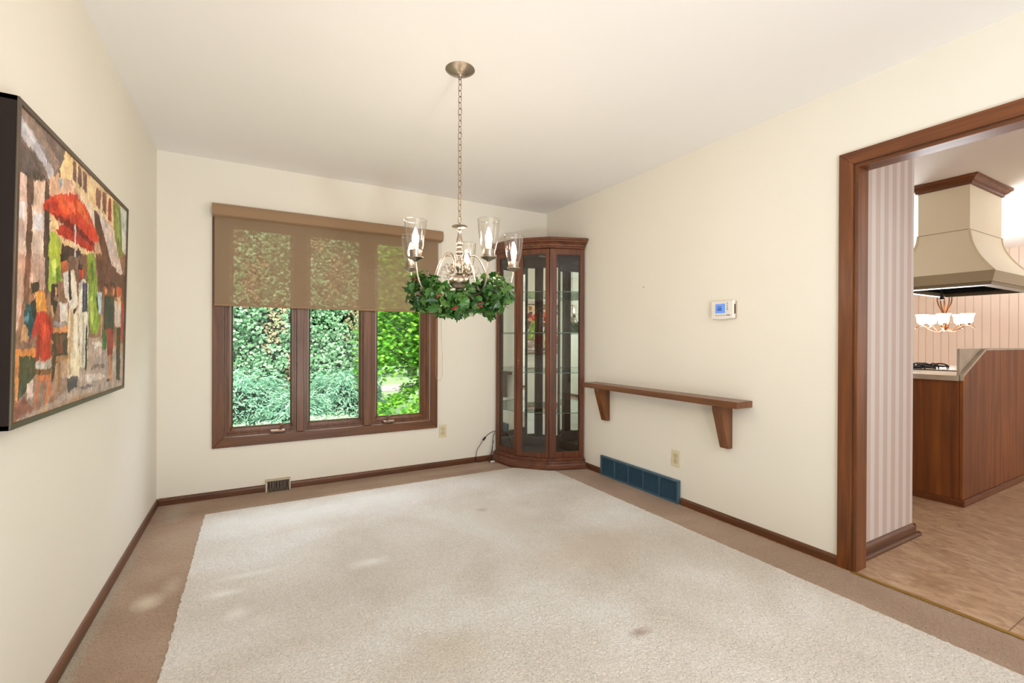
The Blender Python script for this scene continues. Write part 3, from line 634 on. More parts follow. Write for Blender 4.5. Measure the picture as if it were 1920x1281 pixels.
PAINT = [
((200,160,135),[(-0.016,0.99),(1.011,1.007),(1.009,0.751),(-0.021,0.52)]),
((150,110,88),[(-0.022,0.528),(0.999,0.764),(1.016,0.245),(0.504,0.197),(-0.01,0.188)]),
((190,165,155),[(0.542,0.272),(0.653,0.274),(1.021,0.18),(1.012,-0.013),(0.461,0.023),(-0.005,-0.003),(-0.009,0.067),(0.247,0.1),(0.453,0.138),(0.533,0.196)]),
((160,130,118),[(-0.006,0.127),(0.246,0.121),(0.456,0.09),(0.272,0.033),(-0.005,-0.003)]),
((115,98,92),[(-0.007,1.0),(0.301,1.004),(0.273,0.949),(0.247,0.892),(0.211,0.857),(0.195,0.826),(0.151,0.822),(0.066,0.786),(-0.008,0.792),(-0.006,0.926)]),
((185,182,190),[(-0.005,0.968),(0.095,0.946),(0.21,0.881),(0.195,0.826),(0.166,0.857),(0.09,0.894),(-0.001,0.903)]),
((150,125,112),[(0.004,0.994),(0.116,0.994),(0.255,0.921),(0.219,0.885),(0.095,0.942),(0.019,0.965)]),
((90,76,70),[(0.0,0.879),(0.067,0.888),(0.159,0.839),(0.059,0.788),(-0.002,0.803)]),
((225,193,178),[(-0.005,0.79),(0.047,0.796),(0.063,0.535),(-0.018,0.517)]),
((205,165,150),[(-0.019,0.525),(0.051,0.54),(0.056,0.444),(0.039,0.349),(-0.003,0.249)]),
((110,80,65),[(0.049,0.797),(0.084,0.803),(0.09,0.541),(0.056,0.533)]),
((130,90,75),[(0.051,0.54),(0.081,0.547),(0.085,0.429),(0.046,0.35)]),
((230,200,180),[(0.084,0.798),(0.152,0.818),(0.159,0.556),(0.085,0.539)]),
((200,165,150),[(0.081,0.547),(0.161,0.566),(0.172,0.441),(0.081,0.438)]),
((80,62,55),[(0.153,0.827),(0.184,0.822),(0.198,0.564),(0.155,0.555)]),
((85,66,58),[(0.16,0.565),(0.192,0.573),(0.196,0.444),(0.179,0.411)]),
((225,180,150),[(0.185,0.846),(0.247,0.892),(0.386,0.888),(0.388,0.856),(0.225,0.794),(0.185,0.774)]),
((240,205,150),[(0.247,0.897),(0.291,0.994),(0.356,0.996),(0.352,0.912),(0.258,0.877)]),
((235,200,150),[(0.188,0.723),(0.269,0.7),(0.449,0.67),(0.675,0.67),(0.194,0.563)]),
((240,208,160),[(0.345,0.993),(0.797,0.996),(0.798,0.853),(0.569,0.864),(0.387,0.877),(0.345,0.908)]),
((130,92,75),[(0.354,0.99),(0.379,0.991),(0.384,0.909),(0.352,0.912)]),
((120,84,70),[(0.393,0.989),(0.427,0.991),(0.432,0.912),(0.396,0.911)]),
((135,95,80),[(0.439,0.991),(0.478,0.99),(0.484,0.906),(0.445,0.908)]),
((150,100,82),[(0.576,0.975),(0.629,0.975),(0.628,0.884),(0.575,0.89)]),
((140,90,75),[(0.652,0.981),(0.701,0.984),(0.7,0.882),(0.656,0.887)]),
((150,70,55),[(0.727,0.977),(0.767,0.982),(0.77,0.865),(0.726,0.871)]),
((228,208,188),[(0.392,0.879),(0.569,0.864),(0.583,0.771),(0.489,0.836)]),
((100,65,50),[(0.562,0.861),(0.631,0.841),(0.757,0.688),(0.675,0.67),(0.575,0.787)]),
((218,198,192),[(0.598,0.873),(0.799,0.84),(0.905,0.721),(0.757,0.688),(0.648,0.815)]),
((110,70,55),[(0.592,0.664),(0.747,0.692),(0.939,0.631),(0.998,0.625),(1.009,0.48),(0.637,0.497)]),
((218,198,192),[(0.737,0.7),(0.875,0.732),(0.957,0.635),(0.917,0.62),(0.788,0.657)]),
((120,135,70),[(0.788,0.986),(0.904,1.0),(0.956,0.732),(0.885,0.716),(0.809,0.829)]),
((208,213,202),[(0.894,0.996),(1.0,1.0),(1.005,0.743),(0.943,0.758)]),
((168,188,70),[(0.196,0.659),(0.233,0.667),(0.274,0.631),(0.272,0.581),(0.185,0.562)]),
((165,185,70),[(0.192,0.573),(0.268,0.59),(0.291,0.49),(0.243,0.477),(0.216,0.436),(0.191,0.443)]),
((120,90,75),[(0.268,0.59),(0.509,0.645),(0.514,0.512),(0.403,0.502),(0.35,0.545),(0.28,0.565)]),
((75,50,45),[(0.278,0.632),(0.426,0.642),(0.452,0.621),(0.277,0.582)]),
((140,165,60),[(0.505,0.644),(0.579,0.661),(0.62,0.494),(0.665,0.342),(0.635,0.294),(0.556,0.285),(0.518,0.449)]),
((214,62,35),[(0.144,0.731),(0.163,0.764),(0.233,0.809),(0.387,0.867),(0.489,0.836),(0.625,0.746),(0.612,0.719),(0.552,0.708),(0.385,0.73),(0.309,0.712),(0.193,0.72)]),
((150,35,25),[(0.192,0.727),(0.307,0.738),(0.396,0.739),(0.552,0.714),(0.511,0.706),(0.33,0.719),(0.22,0.717)]),
((232,92,50),[(0.233,0.805),(0.301,0.831),(0.348,0.772),(0.307,0.748),(0.255,0.77)]),
((188,46,30),[(0.237,0.671),(0.269,0.703),(0.351,0.722),(0.524,0.718),(0.59,0.675),(0.528,0.661),(0.39,0.661),(0.262,0.658)]),
((120,26,22),[(0.22,0.717),(0.308,0.732),(0.396,0.737),(0.552,0.713),(0.589,0.696),(0.525,0.692),(0.398,0.712),(0.31,0.706)]),
((232,110,62),[(0.377,0.851),(0.437,0.846),(0.547,0.778),(0.506,0.772),(0.403,0.806)]),
((220,215,215),[(0.376,0.735),(0.389,0.739),(0.398,0.609),(0.382,0.605)]),
((80,74,55),[(-0.001,0.218),(0.128,0.21),(0.132,0.146),(0.085,0.099),(0.033,0.069),(0.008,0.064)]),
((225,140,72),[(-0.002,0.236),(0.131,0.232),(0.133,0.204),(-0.001,0.216)]),
((222,142,82),[(0.006,0.216),(0.033,0.215),(0.028,0.059),(0.015,0.061)]),
((60,45,40),[(0.088,0.456),(0.134,0.46),(0.136,0.428),(0.094,0.42)]),
((50,78,88),[(0.06,0.374),(0.108,0.393),(0.12,0.278),(0.087,0.258),(0.055,0.314)]),
((215,160,110),[(0.045,0.313),(0.073,0.305),(0.079,0.256),(0.037,0.256)]),
((226,152,72),[(0.127,0.432),(0.172,0.436),(0.189,0.371),(0.121,0.353),(0.112,0.399)]),
((190,48,38),[(0.119,0.355),(0.191,0.361),(0.228,0.322),(0.245,0.259),(0.219,0.259),(0.222,0.186),(0.126,0.178),(0.128,0.278),(0.088,0.256),(0.105,0.306)]),
((192,184,178),[(0.125,0.19),(0.221,0.187),(0.225,0.154),(0.167,0.142),(0.127,0.161)]),
((200,120,82),[(0.129,0.139),(0.226,0.14),(0.236,0.112),(0.132,0.12)]),
((190,110,75),[(0.135,0.122),(0.155,0.12),(0.141,0.021),(0.122,0.024)]),
((190,110,75),[(0.197,0.116),(0.218,0.113),(0.25,0.023),(0.227,0.027)]),
((190,110,75),[(0.169,0.118),(0.186,0.117),(0.208,0.022),(0.193,0.025)]),
((60,40,35),[(0.213,0.47),(0.259,0.474),(0.267,0.443),(0.243,0.354),(0.21,0.399)]),
((75,50,40),[(0.22,0.29),(0.343,0.293),(0.34,0.203),(0.263,0.173),(0.236,0.086),(0.228,0.206)]),
((225,215,215),[(0.269,0.405),(0.336,0.412),(0.343,0.333),(0.284,0.335)]),
((215,140,90),[(0.234,0.309),(0.342,0.317),(0.343,0.293),(0.235,0.286)]),
((182,132,92),[(0.256,0.195),(0.373,0.202),(0.377,0.177),(0.257,0.178)]),
((165,115,80),[(0.271,0.178),(0.297,0.177),(0.293,0.06),(0.268,0.063)]),
((165,115,80),[(0.348,0.18),(0.37,0.179),(0.38,0.057),(0.363,0.059)]),
((198,102,66),[(0.277,0.57),(0.327,0.575),(0.33,0.53),(0.291,0.523)]),
((45,35,32),[(0.268,0.593),(0.323,0.602),(0.327,0.578),(0.278,0.562)]),
((236,222,208),[(0.294,0.518),(0.374,0.553),(0.394,0.541),(0.43,0.409),(0.361,0.391),(0.31,0.448)]),
((50,42,46),[(0.336,0.545),(0.354,0.54),(0.373,0.421),(0.347,0.416)]),
((233,216,190),[(0.348,0.404),(0.43,0.403),(0.455,0.108),(0.353,0.11),(0.343,0.259)]),
((80,70,85),[(0.353,0.11),(0.445,0.109),(0.435,0.062),(0.353,0.052)]),
((200,70,45),[(0.424,0.568),(0.467,0.579),(0.47,0.533),(0.434,0.517)]),
((45,35,32),[(0.418,0.582),(0.463,0.591),(0.464,0.57),(0.425,0.556)]),
((230,216,202),[(0.431,0.5),(0.481,0.533),(0.523,0.514),(0.523,0.386),(0.432,0.376)]),
((60,60,75),[(0.465,0.514),(0.51,0.518),(0.52,0.38),(0.468,0.381)]),
((232,222,206),[(0.437,0.377),(0.53,0.387),(0.528,0.133),(0.455,0.144)]),
((40,50,50),[(0.505,0.322),(0.52,0.323),(0.529,0.13),(0.509,0.127)]),
((188,203,216),[(0.62,0.494),(0.675,0.488),(0.672,0.384),(0.627,0.394)]),
((58,58,50),[(0.703,0.484),(0.837,0.493),(0.838,0.317),(0.711,0.313)]),
((155,45,40),[(0.741,0.317),(0.84,0.32),(0.838,0.186),(0.76,0.18)]),
((72,112,52),[(0.691,0.312),(0.742,0.31),(0.745,0.214),(0.698,0.21)]),
((150,90,60),[(0.694,0.536),(0.743,0.538),(0.747,0.49),(0.699,0.477)]),
((140,80,60),[(0.781,0.549),(0.841,0.552),(0.844,0.505),(0.791,0.491)]),
((192,132,102),[(0.766,0.18),(0.828,0.183),(0.828,0.046),(0.783,0.05)]),
((222,203,192),[(0.843,0.471),(0.956,0.475),(0.955,0.336),(0.86,0.325)]),
((206,96,50),[(0.87,0.55),(0.949,0.554),(0.954,0.491),(0.875,0.49)]),
((50,40,40),[(0.883,0.326),(0.944,0.328),(0.955,0.04),(0.896,0.043)]),
((190,50,40),[(0.942,0.473),(0.979,0.477),(0.984,0.261),(0.949,0.261)]),
((235,175,120),[(0.102,0.419),(0.124,0.423),(0.126,0.405),(0.108,0.401)]),
((245,175,95),[(0.137,0.426),(0.154,0.427),(0.152,0.393),(0.135,0.386)]),
((215,70,50),[(0.155,0.348),(0.178,0.345),(0.188,0.259),(0.166,0.239),(0.158,0.298)]),
((150,34,28),[(0.131,0.278),(0.146,0.278),(0.147,0.189),(0.131,0.185)]),
((150,34,28),[(0.197,0.341),(0.211,0.326),(0.226,0.28),(0.215,0.264),(0.205,0.3)]),
((225,165,110),[(0.217,0.261),(0.235,0.264),(0.229,0.252),(0.217,0.254)]),
((90,140,160),[(0.059,0.337),(0.082,0.348),(0.081,0.324),(0.056,0.318)]),
((35,40,45),[(0.088,0.386),(0.112,0.394),(0.121,0.356),(0.113,0.316),(0.099,0.344)]),
((210,205,200),[(0.131,0.188),(0.183,0.187),(0.175,0.163),(0.139,0.165)]),
((120,80,55),[(0.118,0.162),(0.228,0.154),(0.227,0.133),(0.13,0.141)]),
((205,150,105),[(0.236,0.463),(0.257,0.46),(0.255,0.43),(0.245,0.424)]),
((215,160,115),[(0.211,0.383),(0.227,0.39),(0.236,0.354),(0.224,0.337)]),
((150,110,90),[(0.232,0.422),(0.334,0.429),(0.338,0.415),(0.238,0.408)]),
((245,240,230),[(0.291,0.399),(0.319,0.404),(0.326,0.383),(0.299,0.369)]),
((160,150,150),[(0.237,0.338),(0.285,0.33),(0.341,0.333),(0.339,0.316),(0.239,0.313)]),
((110,70,50),[(0.251,0.28),(0.332,0.282),(0.325,0.259),(0.259,0.237)]),
((130,60,45),[(0.258,0.248),(0.3,0.259),(0.315,0.203),(0.271,0.21)]),
((250,240,225),[(0.357,0.529),(0.378,0.533),(0.398,0.471),(0.374,0.456)]),
((205,180,150),[(0.361,0.385),(0.379,0.39),(0.395,0.236),(0.371,0.202)]),
((250,240,222),[(0.393,0.365),(0.417,0.378),(0.437,0.152),(0.409,0.13)]),
((200,170,135),[(0.348,0.259),(0.368,0.282),(0.378,0.121),(0.36,0.117)]),
((60,45,50),[(0.385,0.387),(0.42,0.402),(0.417,0.384),(0.393,0.368)]),
((250,245,235),[(0.443,0.483),(0.463,0.492),(0.456,0.393),(0.439,0.386)]),
((195,180,165),[(0.472,0.364),(0.489,0.368),(0.499,0.16),(0.477,0.149)]),
((100,100,120),[(0.48,0.507),(0.491,0.509),(0.496,0.397),(0.485,0.396)]),
((215,235,120),[(0.208,0.555),(0.238,0.567),(0.246,0.515),(0.222,0.495)]),
((110,135,45),[(0.235,0.529),(0.271,0.547),(0.282,0.5),(0.254,0.479)]),
((100,130,50),[(0.534,0.605),(0.563,0.624),(0.581,0.549),(0.555,0.518)]),
((190,205,90),[(0.533,0.451),(0.566,0.468),(0.596,0.379),(0.569,0.325)]),
((75,100,40),[(0.606,0.459),(0.622,0.474),(0.643,0.409),(0.628,0.381)]),
((60,40,35),[(0.694,0.543),(0.743,0.547),(0.75,0.522),(0.708,0.524)]),
((60,40,35),[(0.78,0.561),(0.836,0.564),(0.841,0.542),(0.787,0.542)]),
((200,140,105),[(0.708,0.513),(0.737,0.517),(0.736,0.492),(0.714,0.489)]),
((200,145,110),[(0.818,0.528),(0.842,0.531),(0.84,0.501),(0.82,0.498)]),
((230,180,140),[(0.873,0.489),(0.926,0.503),(0.947,0.466),(0.908,0.454)]),
((200,150,115),[(0.671,0.377),(0.688,0.385),(0.689,0.288),(0.674,0.26)]),
((60,40,30),[(0.766,0.059),(0.804,0.055),(0.805,0.041),(0.767,0.045)]),
((60,40,30),[(0.895,0.062),(0.966,0.051),(0.958,0.036),(0.892,0.043)]),
((225,210,200),[(0.574,0.247),(0.654,0.253),(0.69,0.232),(0.592,0.22)]),
((150,125,120),[(0.582,0.142),(0.714,0.141),(0.734,0.119),(0.568,0.124)]),
((225,205,195),[(0.51,0.103),(0.665,0.103),(0.775,0.066),(0.542,0.069)]),
((120,105,115),[(0.459,0.06),(0.542,0.059),(0.636,0.042),(0.487,0.044)]),
((225,195,185),[(0.076,0.118),(0.116,0.124),(0.115,0.066),(0.083,0.066)]),
((150,90,75),[(-0.009,0.058),(0.071,0.073),(0.122,0.022),(0.001,-0.0)]),
((245,235,230),[(0.257,0.882),(0.269,0.882),(0.269,0.851),(0.258,0.849)]),
((75,60,55),[(0.247,0.897),(0.258,0.902),(0.257,0.884),(0.25,0.881)]),
((150,168,180),[(0.239,0.869),(0.272,0.888),(0.271,0.855),(0.251,0.836)]),
((245,110,70),[(0.303,0.813),(0.367,0.821),(0.393,0.787),(0.348,0.782)]),
((190,45,30),[(0.164,0.748),(0.216,0.776),(0.255,0.761),(0.219,0.738)]),
((205,205,212),[(0.003,0.947),(0.041,0.952),(0.096,0.929),(0.081,0.917)]),
((140,125,120),[(0.095,0.937),(0.135,0.949),(0.198,0.914),(0.182,0.887)]),
((70,60,55),[(0.071,0.828),(0.133,0.842),(0.159,0.83),(0.088,0.8)]),
((235,228,232),[(0.001,0.701),(0.042,0.704),(0.041,0.653),(-0.002,0.639)]),
((236,226,228),[(0.091,0.695),(0.146,0.7),(0.146,0.64),(0.087,0.632)]),
((160,175,100),[(0.819,0.949),(0.868,0.945),(0.909,0.8),(0.859,0.808)]),
]
def inpoly(px, py, poly):
    c = np.zeros(px.shape, bool); j = len(poly)-1
    for i in range(len(poly)):
        xi, yi = poly[i]; xj, yj = poly[j]
        if yi != yj:
            c ^= ((yi > py) != (yj > py)) & (px < (xj-xi)*(py-yi)/(yj-yi)+xi)
        j = i
    return c
def vnoise(shape, cells, rng):
    g = rng.standard_normal((cells[0]+2, cells[1]+2)); y = np.linspace(0, cells[0], shape[0]); x = np.linspace(0, cells[1], shape[1])
    yi = np.minimum(y.astype(int), cells[0]); xi = np.minimum(x.astype(int), cells[1]); fy = (y-yi)[:, None]; fx = (x-xi)[None]
    fy = fy*fy*(3-2*fy); fx = fx*fx*(3-2*fx); a = g[yi][:, xi]; b = g[yi][:, xi+1]; c = g[yi+1][:, xi]; d = g[yi+1][:, xi+1]
    return (a*(1-fx)+b*fx)*(1-fy)+(c*(1-fx)+d*fx)*fy
NU, NV = 460, 330
rng = np.random.default_rng(5)
U, V = np.meshgrid(np.linspace(0, 1, NU), np.linspace(0, 1, NV))
Uj = U+.0022*vnoise(U.shape, (40, 60), rng)+.0012*vnoise(U.shape, (110, 150), rng); Vj = V+.0035*vnoise(U.shape, (40, 60), rng)+.002*vnoise(U.shape, (110, 150), rng)
img = np.zeros((NV, NU, 3)); img[:] = (185, 150, 125)
for col, poly in PAINT:
    m_ = inpoly(Uj, Vj, poly); img[m_] = col
# brush dabs: short strokes that pick up the colour beneath them
for _ in range(3600):
    cu, cv_ = rng.uniform(0, 1), rng.uniform(0, 1); ci, cj = int(cv_*(NV-1)), int(cu*(NU-1))
    col = img[ci, cj]*rng.uniform(.84, 1.17)+rng.normal(0, 7, 3); an = rng.normal(1.3, .5); ln_, wd = rng.uniform(2, 6.5), rng.uniform(.7, 1.6)
    i0, i1, j0, j1 = max(0, ci-10), min(NV, ci+11), max(0, cj-10), min(NU, cj+11)
    jj, ii = np.meshgrid(np.arange(j0, j1)-cj, np.arange(i0, i1)-ci)
    a_ = (jj*math.cos(an)+ii*math.sin(an))/ln_; b_ = (-jj*math.sin(an)+ii*math.cos(an))/wd
    mk = (a_*a_+b_*b_) < 1; img[i0:i1, j0:j1][mk] = img[i0:i1, j0:j1][mk]*.35+col*.65
# streaked tonal variation
stroke = vnoise(U.shape, (26, 120), rng)*7 + vnoise(U.shape, (90, 60), rng)*6 + vnoise(U.shape, (160, 220), rng)*5
img += stroke[..., None]*np.array([1, .95, .9]); img += vnoise(U.shape, (12, 16), rng)[..., None]*np.array([7, 3, -2]); img *= 1+.07*vnoise(U.shape, (30, 34), rng)[..., None]
img = np.clip(img, 12, 250)/255; img = np.where(img <= .04045, img/12.92, ((img+.055)/1.055)**2.4)
ya0, ya1, za0, za1 = PYN+fl-.001, PYF-fl+.001, fl-.001, PHh-fl+.001
grid = [(-.0045, ya0+(ya1-ya0)*u, za0+(za1-za0)*v) for v in np.linspace(0, 1, NV) for u in np.linspace(0, 1, NU)]
mb = MB(); mb.v = grid; mb.f = [(j*NU+i, j*NU+i+1, (j+1)*NU+i+1, (j+1)*NU+i) for j in range(NV-1) for i in range(NU-1)]
m, nt, b = newmat('oil_paint'); at = N(nt, 'ShaderNodeVertexColor', layer_name='paint'); nt.links.new(at.outputs[0], b.inputs['Base Color']); b.inputs['Roughness'].default_value = .42
q = mapped(nt); n_ = N(nt, 'ShaderNodeTexNoise'); n_.inputs['Scale'].default_value = 90; nt.links.new(q.outputs[0], n_.inputs['Vector'])
bp = N(nt, 'ShaderNodeBump'); bp.inputs['Strength'].default_value = .25; bp.inputs['Distance'].default_value = .002; nt.links.new(n_.outputs[0], bp.inputs['Height']); nt.links.new(bp.outputs[0], b.inputs['Normal'])
cv = pbuild(mb, 'painted_canvas', m)
cv['label'] = 'oil painting of a street cafe with waiters and red umbrella'
at_ = cv.data.color_attributes.new('paint', 'FLOAT_COLOR', 'POINT')
rgba = np.ones((NV*NU, 4), np.float32); rgba[:, :3] = img.reshape(-1, 3); at_.data.foreach_set('color', rgba.ravel())
pbuild(MB().box(-.012, -.006, ya0, ya1, za0, za1), 'backing_board', M['frame'])

# ------------------------------------------------------------------ chandelier
CX, CY = 1.437, -1.889
ch = thing('chandelier', 'brushed nickel five light chandelier with clear glass shades and long chain', 'chandelier', (CX, CY, 1.34))
NK = M['nickel']
def lt(prof, z0=0, x=CX, y=CY, seg=32): return MB().lathe(prof, (x, y, z0), seg)
lt([(.0005, 2.404), (.009, 2.404), (.012, 2.410), (.016, 2.414), (.030, 2.419), (.050, 2.427), (.064, 2.435), (.0705, 2.4395), (.0005, 2.4395)]).build('ceiling_canopy', NK, ch, smooth=True)
lt([(.0005, 2.392), (.006, 2.393), (.008, 2.398), (.006, 2.405), (.0005, 2.406)]).build('canopy_nut', NK, ch, smooth=True)
nl = 24; z_top, z_bot = 2.398, 1.708; pitch = (z_top-z_bot)/nl
for k in range(nl):
    zc = z_top-pitch*(k+.5); pts = []
    for j in range(20):
        a = 2*PI*j/20; pts.append((.0082*math.cos(a), 0, .0098*math.sin(a)+math.copysign(.0065, math.sin(a))))
    mb = MB().tube(pts, .0017, 7, closed=True).xf(Matrix.Translation((CX, CY, zc)) @ Matrix.Rotation(.55+(PI/2 if k % 2 else 0)+random.uniform(-.2, .2), 4, 'Z'))
    mb.build('chain_link', M['nickeld'], ch, smooth=True)
prof = [(.0005, 1.708), (.004, 1.707), (.005, 1.700), (.010, 1.696), (.036, 1.693), (.038, 1.690), (.034, 1.687), (.012, 1.684), (.010, 1.678), (.013, 1.672), (.009, 1.667),
        (.0085, 1.655), (.010, 1.645), (.0135, 1.632), (.0165, 1.615), (.0165, 1.606), (.0125, 1.600), (.009, 1.597), (.009, 1.594), (.0135, 1.592), (.0135, 1.587), (.009, 1.585), (.012, 1.581),
        (.0175, 1.573), (.018, 1.567), (.015, 1.559), (.010, 1.555), (.013, 1.552), (.013, 1.548), (.009, 1.546), (.008, 1.538), (.012, 1.535), (.012, 1.531), (.016, 1.528), (.019, 1.524),
        (.0195, 1.500), (.0195, 1.494), (.014, 1.484), (.011, 1.478), (.010, 1.470), (.020, 1.467), (.020, 1.464), (.009, 1.462)]
lt(prof[::-1]).build('centre_column', NK, ch, smooth=True)
sp = [(.0005, 1.388)] + [(.049*math.sin(a), 1.4265-.0355*math.cos(a)) for a in np.linspace(.2, PI-.15, 16)] + [(.0005, 1.463)]
lt(sp).build('ball', NK, ch, smooth=True)
lt([(.0005, 1.345), (.006, 1.347), (.009, 1.353), (.008, 1.359), (.013, 1.365), (.019, 1.370), (.014, 1.374), (.009, 1.378), (.018, 1.385), (.021, 1.391), (.012, 1.394), (.0005, 1.394)]).build('finial', NK, ch, smooth=True)
bell = [(.0235, 0), (.0250, .004), (.0285, .016), (.0340, .036), (.0395, .062), (.0435, .090), (.0465, .120), (.0485, .148)]
for k in range(5):
    th_ = math.radians(88+72*k)-YAW; ca, sa = math.cos(th_), math.sin(th_)
    def R3(r, z, t=0): return (CX+ca*r-sa*t, CY+sa*r+ca*t, z)
    path = [(.030, 1.500), (.031, 1.528), (.046, 1.551), (.070, 1.556), (.094, 1.540), (.116, 1.502), (.138, 1.452), (.163, 1.400), (.195, 1.368), (.228, 1.376), (.252, 1.412), (.266, 1.460), (.270, 1.492)]
    arm = MB().tube(smoothpath([R3(r, z) for r, z in path], 6), .0042, 10).build('arm', NK, ch, smooth=True)
    sc_ = [(.030, 1.512), (.027, 1.490), (.033, 1.474), (.048, 1.470), (.060, 1.480), (.060, 1.496), (.049, 1.504), (.040, 1.497), (.042, 1.487), (.049, 1.488)]
    MB().tube(smoothpath([R3(r, z) for r, z in sc_], 5), [.0040]*30+[.0028]*16, 8).build('scroll', NK, arm, smooth=True)
    fi = MB(); ring_ = [(.048, 1.470), (.060, 1.462), (.078, 1.464), (.092, 1.476), (.094, 1.494), (.084, 1.503), (.076, 1.497)]
    fi.tube(smoothpath([R3(r, z) for r, z in ring_], 4), .0014, 6); fi.tube(smoothpath([R3(r, z) for r, z in [(.060, 1.462), (.066, 1.450), (.078, 1.444), (.082, 1.452)]], 4), .0013, 6)
    fi.tube(smoothpath([R3(r, z) for r, z in [(.052, 1.466), (.052, 1.452), (.060, 1.446)]], 4), .0012, 6)
    for r, z in ((.076, 1.497), (.082, 1.452), (.060, 1.446), (.102, 1.472)):
        fi.lathe([(.0002, -.003), (.0028, 0), (.0002, .003)], R3(r, z), 8)
    fi.build('filigree', M['nickeld'], arm, smooth=True)
    cx_, cy_ = R3(.270, 0)[:2]
    lt([(.0005, 1.484), (.006, 1.486), (.010, 1.491), (.022, 1.496), (.034, 1.503), (.0345, 1.506), (.024, 1.508), (.0255, 1.510), (.0262, 1.530), (.0262, 1.536), (.0245, 1.536), (.0240, 1.511), (.0005, 1.510)], 0, cx_, cy_, 28).build('cup', NK, arm, smooth=True)
    pr_ = [(r, 1.517+z) for r, z in bell] + [(r-.0018, 1.517+z) for r, z in bell[::-1]]
    sg = lt(pr_+[pr_[0]], 0, cx_, cy_, 32).build('glass_shade', M['shade_glass'], arm, smooth=True)
    MB().tube([(cx_+.0478*math.cos(a), cy_+.0478*math.sin(a), 1.6655) for a in np.linspace(0, 2*PI, 33)[:-1]], .0013, 6, closed=True).build('shade_rim', glassy('rim_glass', (.9, .9, .88), refl=.35, rough=.1), arm, smooth=True)
    lt([(.0005, 1.511), (.0105, 1.511), (.0105, 1.556), (.0005, 1.557)], 0, cx_, cy_, 16).build('candle_sleeve', M['candle'], arm, smooth=True)
    lt([(.0005, 1.556), (.006, 1.557), (.0085, 1.562), (.0135, 1.576), (.0145, 1.586), (.0120, 1.600), (.0075, 1.616), (.0035, 1.628), (.0004, 1.634)], 0, cx_, cy_, 16).build('bulb', M['bulb'], arm, smooth=True)

# wreath of leaves draped over the chandelier's arms
wr = thing('leaf_wreath', 'green leafy wreath with red berries draped over the chandelier arms', 'wreath', (CX, CY, 1.25))
LT = np.array([(0, 0, 0), (.22, .10, .03), (.30, .34, .05), (.18, .42, .03), (.26, .66, .02), (.10, .72, 0), (0, 1.0, -.08), (-.10, .72, 0), (-.26, .66, .02), (-.18, .42, .03), (-.30, .34, .05), (-.22, .10, .03), (0, .40, -.03), (0, .72, -.05)])
LF = [(0, 1, 12), (1, 2, 12), (2, 3, 12), (3, 13, 12), (3, 4, 13), (4, 5, 13), (5, 6, 13), (6, 7, 13), (7, 8, 13), (8, 9, 13), (9, 12, 13), (9, 10, 12), (10, 11, 12), (11, 0, 12)]
rng = np.random.default_rng(11); n = 1000
ta = rng.uniform(0, 2*PI, n); ph = rng.uniform(0, 2*PI, n); rr = .066*np.sqrt(rng.uniform(.25, 1, n))
vis = np.sin(ta)                                   # -1 = towards the camera side
dip = np.exp(-((ta-1.5*PI)/.50)**2)
hc = 1.372 - .062*dip - .020*(vis > .3) + .006*np.sin(5*ta+1)
bulge = 1.08 - .38*dip - .2*(vis > .3) + .12*np.sin(9*ta)
Rr = .178
rad = Rr + rr*bulge*np.cos(ph)*.95; zz = hc + rr*bulge*np.sin(ph)*1.05
wa = ta - YAW
pos = np.stack([CX+rad*np.cos(wa), CY+rad*np.sin(wa), zz], 1)
outn = np.stack([np.cos(ph)*np.cos(wa), np.cos(ph)*np.sin(wa), np.sin(ph)], 1)
nr = outn + rng.normal(0, .45, (n, 3)) + np.array([0, 0, .1]); upd = np.stack([-np.sin(wa), np.cos(wa), 0*wa], 1)*rng.choice([-1, 1], n)[:, None]*.6 + rng.normal(0, .6, (n, 3)) + np.array([0, 0, -.5]) + outn*.3
fo = leaves('foliage', M['wreath'], pos, nr, upd, rng.uniform(.038, .066, n), LT, LF, wr); fo['kind'] = 'stuff'
vine = [(CX+Rr*math.cos(a-YAW), CY+Rr*math.sin(a-YAW), 1.368-.058*math.exp(-((a-1.5*PI)/.5)**2)) for a in np.linspace(0, 2*PI, 60)[:-1]]
MB().tube(vine, .006, 6, closed=True).build('vine_stem', plain('vine_bark', (58, 40, 26), .8), wr, smooth=True)
for (a, dr_, z) in ((-133, .070, 1.412), (-105, .058, 1.338), (-88, .058, 1.285), (-60, .064, 1.30)):
    t = math.radians(a)-YAW; mb = MB()
    for i in range(5):
        p = (CX+(Rr+dr_+random.uniform(-.006, .006))*math.cos(t)+random.uniform(-.01, .01), CY+(Rr+dr_)*math.sin(t)+random.uniform(-.008, .008), z+random.uniform(-.011, .011))
        mb.lathe([(.0042*math.sin(b_), -.0042*math.cos(b_)) for b_ in np.linspace(.05, PI-.05, 8)], p, 10)
    mb.build('berry_cluster', M['berry'], wr, smooth=True)

# ================================================================== kitchen
IW = M['islandwood']
ki = thing('kitchen_island', 'oak kitchen island with grey laminate counter and raised side panel', 'kitchen island', (5.7, -2.0, 0))
IX0, IX1, IY0, IY1 = 4.872, 6.62, -2.686, -1.15
box(IX0, IX1, IY0+.020, IY1, .001, .874).build('cabinet_body', IW, ki, bevel=.002)
pp = [(IX0, .001), (IX1, .001), (IX1, 1.085), (5.30, 1.085), (5.255, 1.070), (IX0, .905)]
MB().extrude(pp, 'y', IY0, IY0+.018).build('side_panel', IW, ki, bevel=.002)
MB().extrude([(IX0-.003, .876), (IX0-.003, .912), (IX0+.002, .925), (5.250, 1.0875), (5.296, 1.0995), (IX1, 1.0995), (IX1, 1.085), (5.30, 1.085), (5.255, 1.070), (IX0, .905)], 'y', IY0-.004, IY0+.018).build('panel_edge', M['laminate'], ki, bevel=.001)
